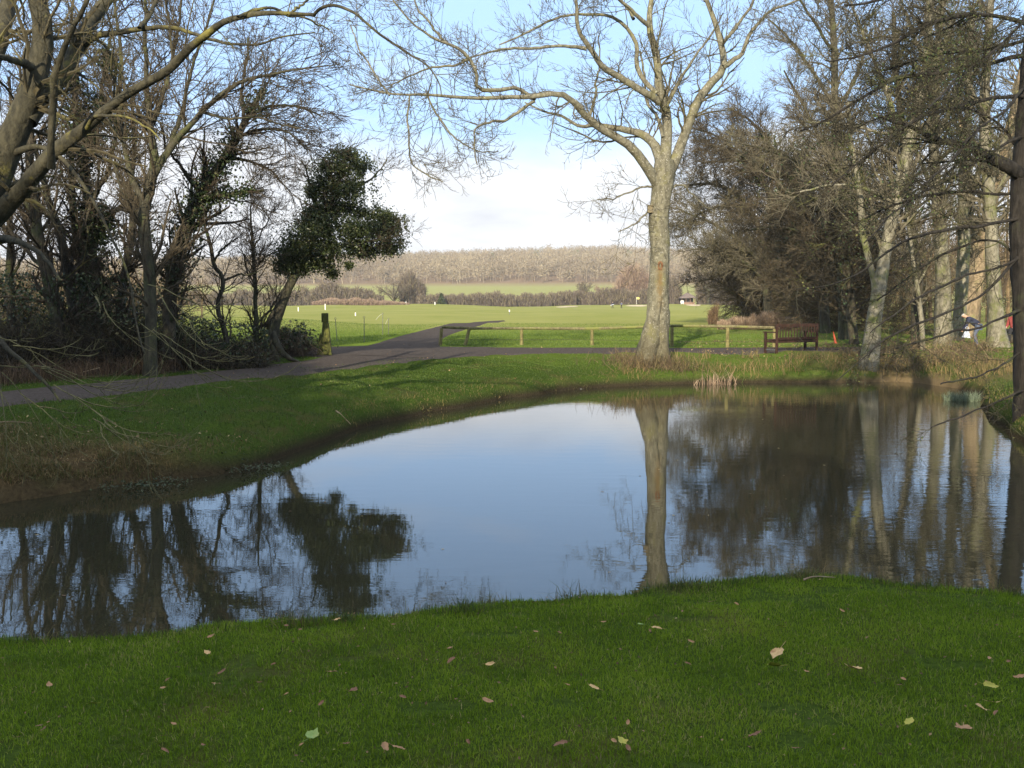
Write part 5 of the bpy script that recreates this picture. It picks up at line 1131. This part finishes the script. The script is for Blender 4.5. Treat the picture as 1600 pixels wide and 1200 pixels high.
# path mask from picture outline
pa = np.array([ground_at(*q)[:2] for q in [(-260, 678), (0, 641), (160, 623), (300, 606), (420, 594), (520, 584), (600, 575), (690, 563), (800, 556), (1000, 554), (1200, 554), (1400, 554), (1400, 542), (1200, 542), (1000, 543), (760, 542), (700, 541), (690, 536), (700, 525), (790, 503), (850, 496), (838, 493), (752, 500), (680, 510), (622, 523), (590, 533), (530, 540), (440, 540), (380, 540), (380, 553), (430, 557), (500, 559), (420, 570), (300, 583), (160, 597), (0, 611), (-260, 638)]])
def in_path(x, y):
    ins = np.zeros(x.shape, bool)
    for (ax, ay), (bx, by) in zip(pa, np.roll(pa, -1, 0)): ins ^= ((ay > y) != (by > y)) & (x < (bx - ax) * (y - ay) / (by - ay + 1e-12) + ax)
    return ins
def fartint(X, Y, sd, Z, g, n):
    t = g.random(n) * .55 + .3 * vnoise(X * 1.2, Y * 1.2, 4); s = g.random(n) < .03; t[s] = g.uniform(.85, 1, s.sum()); return np.clip(t, 0, 1)
blades_area('bank_lawn_grass', 'short green grass of the lawn between path and pond', 330000, lambda Y, g, n: (g.random(n) - .5) * (1.10 * Y + 2), (10.5, 36), (.022, .05), (.006, .012), 'grass', 3,
            lambda X, Y, sd, g: (sd > .5) & (sd < 14) & ~in_path(X, Y) & (g.random(len(X)) < smooth(.4, 1.8, sd) * (1 - .92 * smooth(-3.0, -4.4, X) * smooth(14.4, 12.6, Y)) * (1 - .5 * smooth(5, 12, sd))) & ((X > -7.5) | (Y < 22)), fartint, .5, 1.0)
def banktint(X, Y, sd, Z, g, n):
    br = smooth(-3.0, -5.0, X) * smooth(14.6, 12.8, Y)
    return np.clip(g.random(n) * .42 + .08 + .5 * br + .28 * smooth(.7, .15, sd) + .25 * (vnoise(X * 1.1, Y * 1.1, 9) - .5), 0, 1)
blades_area('bank_grass', 'rough brown and green grass along the far waterline', 160000, lambda Y, g, n: (g.random(n) - .5) * (1.12 * Y + 2), (10.5, 31), (.03, .095), (.005, .012), 'bankgrass', 4,
            lambda X, Y, sd, g: (sd < np.where(X < -2.4, 4.4, 1.3)) & (g.random(len(X)) < np.where(sd < .7, 1.0, .25 + .4 * vnoise(X, Y, 3))), banktint, .8)
blades_area('fairway_edge_grass', 'sunlit grass round the rail fence', 190000, lambda Y, g, n: (g.random(n) - .5) * (1.0 * Y + 2) + 2, (33, 62), (.03, .07), (.012, .022), 'grass', 6,
            lambda X, Y, sd, g: (sd > 3.0) & ~in_path(X, Y) & ((X > -9) | (Y > 36)), lambda X, Y, sd, Z, g, n: np.clip(g.random(n) * .6 + .3, 0, .9), .45, 1.2)
blades_area('dead_grass', 'matted brown dead grass on the near left bank', 90000, lambda Y, g, n: g.uniform(-11, -2.6, n), (10.5, 14.6), (.05, .16), (.005, .010), 'bankgrass', 8,
            lambda X, Y, sd, g: (sd < 4.4) & (g.random(len(X)) < smooth(-2.6, -4.2, X) * smooth(14.6, 12.6, Y + 1.3 * vnoise(X, Y, 41))) & (vnoise(X * 2, Y * 2, 42) > .25), lambda X, Y, sd, Z, g, n: np.clip(.50 + .42 * g.random(n) - .35 * (g.random(n) < .22), 0, .93), 1.2)
# dead sedge and bramble on the bank beneath the bench and to the right
blades_area('dead_sedge', 'straw coloured dead sedge on the bank below the bench', 26000, lambda Y, g, n: g.uniform(3.0, 16.5, n), (25, 34), (.12, .42), (.008, .016), 'bankgrass', 5,
            lambda X, Y, sd, g: (sd < 2.1) & ((vnoise(X * 1.4, Y * 1.4, 12) + .25 * (X > 9)) > .42), lambda X, Y, sd, Z, g, n: np.clip(.45 + .55 * g.random(n) ** .8 - .35 * (g.random(n) < .25), 0, 1), .9)
# litter under the ash
g = np.random.default_rng(63); b = Bag()
bx0 = at(1018, 590, AD - .35); n = 1300; C = np.stack([bx0[0] + g.standard_normal(n) * .6, bx0[1] + g.standard_normal(n) * .35, np.zeros(n)], 1); C[:, 2] = zground(C[:, 0], C[:, 1]); C = C[pond_sd(C[:, 0], C[:, 1]) > -.05]
brush(b, C, .15, .55, g, 1.0, .006, .6, 3); o = b.build('bramble_tangle', M['thicket']); tag(o, 'tangle of dry stems round the foot of the pale tall trunk', 'undergrowth', kind='stuff')
g = np.random.default_rng(64); b = Bag(); n = 5200; X = g.uniform(10.2, 15.5, n); Y = g.uniform(26.5, 33.0, n); k = (pond_sd(X, Y) > .05) & (vnoise(X * .9, Y * .9, 65) + .10 * smooth(12.5, 10.5, X) > .50); C = np.stack([X[k], Y[k], zground(X[k], Y[k])], 1)
n = len(C); d = norm(np.stack([g.standard_normal(n) * .8, g.standard_normal(n) * .8, np.ones(n)], 1)); P = np.empty((n, 5, 3)); P[:, 0] = C; h = g.uniform(.25, .95, n) * (.5 + vnoise(C[:, 0] * .8, C[:, 1] * .8, 66))
for j in range(1, 5):
    d = norm(d + g.standard_normal((n, 3)) * .25 - np.array([0, 0, .16 * j])); P[:, j] = P[:, j - 1] + d * (h / 3.6)[:, None]
b.tubes(P, .007 * g.uniform(.6, 1.3, (n, 1)) * np.linspace(1, .5, 5)[None], 3, tint=g.random(n)); o = b.build('bramble_tangle', M['thicket']); tag(o, 'arching bramble stems on the right bank below the pale trunks', 'undergrowth', kind='stuff')
# upright dead reeds at the far waterline
for (x, n, lab, hh_) in ((1104, 26, 'few bent pale reeds standing in the water left of the bench reflection', .42), (1125, 40, 'upright reddish brown dock stems on the bank left of the bench', .6)):
    p = onz(x, 601, 0); g = np.random.default_rng(x); b = Bag(); C = np.stack([p[0] + g.standard_normal(n) * .28, p[1] + g.uniform(-.15, .25, n), np.full(n, -.03)], 1)
    r = root('reed_clump', lab, 'reeds', (p[0], p[1], 0)); blades(b, C, g.uniform(.5, 1, n) * hh_, g.uniform(.012, .022, n), g, .55); b.build('stems', M['reed' if n < 50 else 'russet'], r)
# rush tussock in the shallows
p = onz(1503, 626, 0); g = np.random.default_rng(4); n = 650; b = Bag(); a = g.uniform(0, 6.28, n); q = g.random(n) ** .5
C = np.stack([p[0] + q * .42 * np.cos(a), p[1] + q * .3 * np.sin(a), np.full(n, -.02)], 1); r = root('rush_tussock', 'grey green rush tussock growing in the shallows at the right', 'rushes', (p[0], p[1], 0)); blades(b, C, g.uniform(.12, .34, n), g.uniform(.006, .010, n), g, .9); b.build('blades', M['rush'], r)
# low herb patch at the left waterline
g = np.random.default_rng(14); b = Bag()
for (x, y) in ((215, 752), (240, 750), (190, 756), (260, 745), (410, 722), (395, 725), (375, 729)):
    p = onz(x, y, .1); n = 90; C = p + g.standard_normal((n, 3)) * [.22, .12, .03]; C[:, 2] = np.maximum(zground(C[:, 0], C[:, 1]), 0) + g.uniform(.02, .09, n); leaves(b, C, .017, g, g.uniform(.2, .8, n), 1.0)
o = b.build('waterside_herbs', M['ivy']); tag(o, 'low green herbs at the left waterline', 'herbs', kind='stuff')

# ------------------------------------------------------------------ fallen leaves on the near lawn
def leaf_mesh(seed, size, kind):
    g = np.random.default_rng(seed); n = 22; a = np.linspace(0, 2 * math.pi, n, endpoint=False)
    if kind == 'oval': rad = size * (.55 + .12 * np.cos(2 * a)) * (1 + .05 * g.standard_normal(n)); rad[0] *= 1.3
    elif kind == 'heart': rad = size * (.6 + .1 * np.cos(a)) * (1 + .04 * g.standard_normal(n)); rad[0] *= 1.35; rad[n // 2] *= .75
    else: rad = size * (.42 + .2 * np.abs(np.cos(2.5 * a))) * (1 + .06 * g.standard_normal(n))
    V = []; cu = g.uniform(.15, .55); cv = g.uniform(-.2, .4)
    for f in (1, .66, .33):
        x = rad * f * np.cos(a); y = rad * f * np.sin(a) * .82; z = cu * y * y / size * 1.6 + cv * x * x / size + .10 * size * g.standard_normal(n) * f * .35; V.append(np.stack([x, y, z], 1))
    V.append(np.zeros((1, 3))); V = np.concatenate(V); q = []
    for k in range(2):
        for i in range(n): q.append([k * n + i, k * n + (i + 1) % n, (k + 1) * n + (i + 1) % n, (k + 1) * n + i])
    T = [[2 * n + i, 2 * n + (i + 1) % n, 3 * n] for i in range(n)]
    b = Bag(); b.add(V, q, T); s = np.linspace(0, 1, 6); P = np.stack([-rad[0] * .5 - s * size * .8, s * size * .15, s * size * .12], 1); Vs, qs = sweep(P[None], np.full((1, 6), size * .02), 4); b.add(Vs, qs)
    return b
GLv = 'fallen leaves scattered on the near lawn'
big = [(1215, 1033, .062, 'heart', 'tan', 'large curled tan leaf, the brightest one on the right of the lawn'), (1210, 1057, .055, 'lobed', 'yellow', 'yellow green ragged leaf just below the large curled tan leaf'), (1334, 1061, .055, 'heart', 'tan', 'broad ochre leaf lying alone right of the large curled tan leaf'),
       (1505, 1160, .065, 'lobed', 'pink', 'pinkish lobed leaf near the bottom right corner'), (1532, 1126, .045, 'heart', 'tan', 'pointed pale leaf above the pinkish lobed leaf'), (1546, 1087, .045, 'oval', 'yellow', 'dull yellow leaf at the right edge of the lawn'),
       (1026, 995, .036, 'oval', 'tan', 'small upright tan leaf near the crest, right of centre'), (1001, 988, .030, 'oval', 'green', 'small pale green leaf just left of the upright tan one'), (766, 1054, .032, 'oval', 'tan', 'yellowish tan leaf with a long stalk in the middle of the lawn'),
       (705, 1046, .032, 'oval', 'brown', 'brown oval leaf left of the stalked leaf in mid lawn'), (487, 1170, .048, 'heart', 'green', 'pale green heart shaped leaf near the bottom left'), (601, 1193, .042, 'oval', 'pink', 'pinkish brown leaf pair member at the bottom edge, left one'),
       (624, 1192, .040, 'oval', 'pink', 'pinkish brown leaf pair member at the bottom edge, right one'), (46, 988, .040, 'oval', 'tan', 'orange tan leaf on the crest at the far left'), (57, 990, .036, 'heart', 'yellow', 'yellow green leaf touching the orange tan one on the far left crest'),
       (527, 981, .030, 'oval', 'tan', 'tan leaf on the crest standing on edge, left of centre'), (457, 982, .028, 'oval', 'yellow', 'small yellow leaf on the crest left of the standing tan one'), (972, 1177, .042, 'lobed', 'yellow', 'bright yellow green leaf at the bottom centre'),
       (876, 1184, .042, 'oval', 'brown', 'long orange brown leaf at the bottom left of the bright yellow green one'), (928, 1091, .034, 'oval', 'tan', 'small tan leaf at the centre of the lawn'), (1420, 1149, .042, 'oval', 'yellow', 'narrow yellow green leaf left of the pinkish lobed leaf'),
       (1217, 993, .032, 'lobed', 'yellow', 'little yellow leaf above the large curled tan leaf'), (1551, 1115, .034, 'oval', 'tan', 'thin pale leaf close above the pointed one on the right edge'), (1594, 1074, .04, 'oval', 'pink', 'pink brown leaf cut by the right edge'),
       (325, 1037, .032, 'oval', 'tan', 'tan brown leaf in the upper left lawn'), (330, 1008, .028, 'oval', 'pink', 'orange brown leaf in the upper left lawn close to the crest'), (347, 1068, .030, 'oval', 'brown', 'reddish brown leaf below the tan brown one in the left lawn'),
       (78, 1089, .034, 'oval', 'pink', 'pale brown leaf far left in mid lawn'), (144, 1119, .028, 'oval', 'yellow', 'small yellow leaf in the left lawn'), (520, 1066, .030, 'oval', 'pink', 'small pinkish leaf left of centre in mid lawn'),
       (552, 1098, .040, 'lobed', 'brown', 'dark brown crumpled leaf left of centre'), (710, 1092, .034, 'lobed', 'yellow', 'yellow green leaf with a twig left of centre'), (1179, 1169, .036, 'oval', 'brown', 'dark brown leaf in the bottom middle right'), (762, 1115, .036, 'oval', 'pink', 'flat pinkish brown leaf in the centre left')]
def put_leaf(x, y, s, kd, mt, lab, sd):
    p = ground_at(x, y); b = leaf_mesh(sd, s, kd); o = b.build('fallen_leaf', M['leaf_' + mt]); g = np.random.default_rng(sd)
    o.location = (p[0], p[1], zg(p[0], p[1]) + .045); o.rotation_euler = (g.uniform(-.35, .55), g.uniform(-.4, .4), g.uniform(0, 6.28)); tag(o, lab, 'leaf', GLv)
    for pl in o.data.polygons: pl.use_smooth = True
for i, (x, y, s, kd, mt, lab) in enumerate(big): put_leaf(x, y, s * 1.08, kd, mt, lab, 500 + i)
g = np.random.default_rng(71)
for i in range(60):
    x = g.uniform(0, 1600); y = 950 + 250 * g.random() ** 1.0
    if y < np.interp(x, [0, 600, 1200, 1600], [1000, 970, 925, 940]): continue
    put_leaf(x, y, g.uniform(.016, .026), 'oval', ['brown', 'brown', 'pink'][i % 3], 'tiny dark brown leaf scrap half sunk in the lawn', 700 + i)
# litter: scraps too small and many to count
def litter(name, label, n, xr, yr, size, seed, mask, m='litter'):
    g = np.random.default_rng(seed); X = g.uniform(*xr, n); Y = g.uniform(*yr, n); sd = pond_sd(X, Y); k = mask(X, Y, sd, g) & (sd > .1); X, Y = X[k], Y[k]
    C = np.stack([X, Y, zground(X, Y) + g.uniform(.015, .04, len(X)) * (1 if size < .03 else 1.2)], 1); b = Bag(); leaves(b, C, size, g, None, 1.2, .6); o = b.build(name, M[m]); tag(o, label, 'leaf litter', kind='stuff')
M['litter'] = tinted('leaf_litter', [(0, (0.05, 0.03, 0.018)), (.5, (0.13, 0.08, 0.045)), (.85, (0.26, 0.17, 0.09)), (1, (0.42, 0.34, 0.18))])
litter('leaf_litter', 'tiny brown scraps caught in the near lawn', 2600, (-6, 6), (2.8, 8), .008, 1, lambda X, Y, sd, g: g.random(len(X)) < .25 + .9 * vnoise(X * 1.8, Y * 1.8, 51))
litter('leaf_litter', 'small pale and brown leaf scraps strewn over the lawn between path and pond', 1500, (-14, 14), (12, 34), .026, 2, lambda X, Y, sd, g: (sd < 9) & (g.random(len(X)) < .15 + vnoise(X * .8, Y * .8, 52)))
litter('leaf_litter', 'brown leaf litter under the pale trunks of the right bank', 5000, (6, 20), (27, 40), .035, 3, lambda X, Y, sd, g: (sd > .3) & (vnoise(X * .7, Y * .7, 53) > .42))
litter('leaf_litter', 'brown litter lying on the near left bank', 3800, (-12, -3.5), (11, 19), .022, 4, lambda X, Y, sd, g: (Y < 14.6))
litter('leaf_litter', 'dry leaf scraps blown along the path edges', 900, (-14, 10), (14, 38), .028, 5, lambda X, Y, sd, g: in_path(X, Y) & (vnoise(X * 1.3, Y * 1.3, 54) > .55))
g = np.random.default_rng(88); b = Bag(); n = 260; X = g.uniform(-7, 10, n); Y = g.uniform(7.5, 27, n); k = (pond_sd(X, Y) < -.15) & (g.random(n) < .25 + vnoise(X * .5, Y * .5, 91)); n = int(k.sum())
C = np.stack([X[k], Y[k], np.full(n, .004)], 1); a = g.uniform(0, 6.28, n); s_ = g.uniform(.008, .028, n); e = np.stack([np.cos(a), np.sin(a), 0 * a], 1) * s_[:, None]; q = np.stack([-np.sin(a), np.cos(a), 0 * a], 1) * (s_ * .5)[:, None]
b.add(np.stack([C - e, C - q, C + e, C + q], 1).reshape(-1, 3), np.arange(n * 4).reshape(n, 4), None, np.repeat(g.random(n), 4)); o = b.build('floating_scraps', M['litter']); tag(o, 'leaf scraps floating on the pond', 'leaf litter', kind='stuff')
# sticks
for (x0, y0, x1, y1, lab) in ((525, 645, 548, 668, 'pale dry stick lying on the left bank by the water bend'), (0, 664, 50, 665, 'thin pale stick lying on the left lawn at the picture edge'), (110, 591, 156, 577, 'pale bare stick slanting before the brambles on the left'), (1255, 914, 1305, 911, 'dry reddish twig lying on the near bank crest')):
    a = ground_at(x0, y0); c = ground_at(x1, y1) if y0 != 591 else at(156, 577, a[1] + .1); a = a + [0, 0, .03]; c = c + [0, 0, .035]
    P = spline(np.stack([a, a * .7 + c * .3 + [0, 0, .02], a * .3 + c * .7 + [0, 0, .01], c]), 10); b = Bag(); V, q = sweep(P[None], np.linspace(.009, .004, 10)[None] * (1.5 if y0 < 800 else .8), 6, .1, 3); b.add(V, q)
    o = b.build('fallen_stick', M['drystick']); tag(o, lab, 'stick')
# stones at the waterline below the ash
for i, (x, y, s, lab) in enumerate(((905, 608, .06, 'grey stone at the far waterline, left one of the pair'), (933, 605, .05, 'grey stone at the far waterline, right one of the pair'))):
    p = onz(x, y, 0); b = Bag(); th_ = np.linspace(0, math.pi, 8); P = np.stack([np.cos(th_) * s * 1.5, np.zeros(8), np.zeros(8) - .02], 1) + p; V, q = sweep(P[None], (np.sin(th_) * s * .7 + .004)[None], 10, .12, i); b.add(V, q); o = b.build('bank_stone', M['stone'], None, True); tag(o, lab, 'stone')

# ------------------------------------------------------------------ unseen tree belt added behind the viewer, shaped to shade the foreground
g = np.random.default_rng(80); b = Bag(); n = 210000
X = g.uniform(-44, 24, n); hm = np.interp(X, [-44, -17, -12, -6, 0, 6, 12, 24], [18, 17, 12.5, 10.6, 9.4, 8.8, 8.3, 7.5]); Yb = g.uniform(-16, -11, n)
Z = .5 + g.random(n) * hm; C = np.stack([X, Yb, Z], 1); keep = vnoise(X * .55 + 4, Z * .55 + 9, 6) * .6 + vnoise(X * 1.6, Z * 1.6, 7) * .4 > (.34 * smooth(.78, 1.0, Z / (hm + .5)))
leaves(b, C[keep], .16, g); o = b.build('shade_belt', M['ivy']); tag(o, 'evergreen belt standing behind the viewer and shading the near lawn', 'trees', kind='stuff')

# ------------------------------------------------------------------ haze (thin winter air)
hz = bpy.data.materials.new('haze_air'); hz.use_nodes = True; hn = hz.node_tree
hn.nodes.remove(hn.nodes['Principled BSDF']); hv = hn.nodes.new('ShaderNodeVolumePrincipled')
hv.inputs['Color'].default_value = (.98, .965, .94, 1); hv.inputs['Density'].default_value = .00026; hv.inputs['Anisotropy'].default_value = .2
hn.links.new(hv.outputs[0], hn.nodes['Material Output'].inputs['Volume'])
b = Bag(); b.box((-1700, -70, -4), (1700, 2750, 95)); o = b.build('haze', hz); tag(o, kind='stuff')

# ------------------------------------------------------------------ sky, sun, camera
w = bpy.data.worlds.new('World'); S.world = w; w.use_nodes = True; nt = w.node_tree; bg = nt.nodes['Background']
sky = nt.nodes.new('ShaderNodeTexSky'); sky.sky_type = 'NISHITA'; sky.sun_disc = False; sky.sun_elevation = SUN_E; sky.sun_rotation = math.pi + SUN_A
sky.air_density = 1.0; sky.dust_density = 1.2; sky.ozone_density = 1.6
tc = nt.nodes.new('ShaderNodeTexCoord'); sp_ = nt.nodes.new('ShaderNodeSeparateXYZ'); nt.links.new(tc.outputs['Generated'], sp_.inputs[0])
mp = nt.nodes.new('ShaderNodeMapping'); mp.inputs['Scale'].default_value = (1, 1, 3.2); nt.links.new(tc.outputs['Generated'], mp.inputs['Vector'])
n1 = noise(nt, 2.3, 6, .55, mp.outputs[0], .4)
el = mrange(nt, sp_.outputs[2], .06, .205, .46, -.20)
f = math_(nt, 'ADD', math_(nt, 'ADD', n1, el), mrange(nt, sp_.outputs[2], .36, .75, 0.0, .48))
cf = ramp(nt, f, [(.44, 0.0), (.68, 1.0)])
n2 = noise(nt, 5.0, 5, .6, mp.outputs[0], .2)
cloud = ramp(nt, n2, [(.34, (4.8, 5.0, 5.4)), (.62, (6.5, 6.7, 7.0))])
blue = mix(nt, .75, sky.outputs[0], (3.4, 5.3, 8.4))
nt.links.new(mix(nt, cf, blue, cloud), bg.inputs['Color']); bg.inputs['Strength'].default_value = .115
sl = bpy.data.lights.new('sun', 'SUN'); sl.energy = 5.0; sl.angle = R_(.5); sl.color = (1, .88, .68)
so = bpy.data.objects.new('sun', sl); COL.objects.link(so)
dv = Vector((math.sin(SUN_A) * math.cos(SUN_E), math.cos(SUN_A) * math.cos(SUN_E), -math.sin(SUN_E))); so.rotation_euler = dv.to_track_quat('-Z', 'Y').to_euler(); so.location = (-10, -40, 30)
cam = bpy.data.cameras.new('camera'); co = bpy.data.objects.new('camera', cam); COL.objects.link(co); S.camera = co
cam.sensor_width = 36; cam.lens = F / 1600 * 36; cam.clip_start = .05; cam.clip_end = 6000
co.location = (0, 0, EYE); co.rotation_euler = (math.pi / 2 - PIT, 0, 0)
S.view_settings.view_transform = 'Standard'; S.view_settings.look = 'None'; S.view_settings.exposure = 0.72; S.view_settings.gamma = 1
S.render.engine = 'CYCLES'; S.cycles.max_bounces = 5; S.cycles.diffuse_bounces = 2; S.cycles.glossy_bounces = 3; S.cycles.transmission_bounces = 2
try: S.cycles.use_denoising = True
except Exception: pass
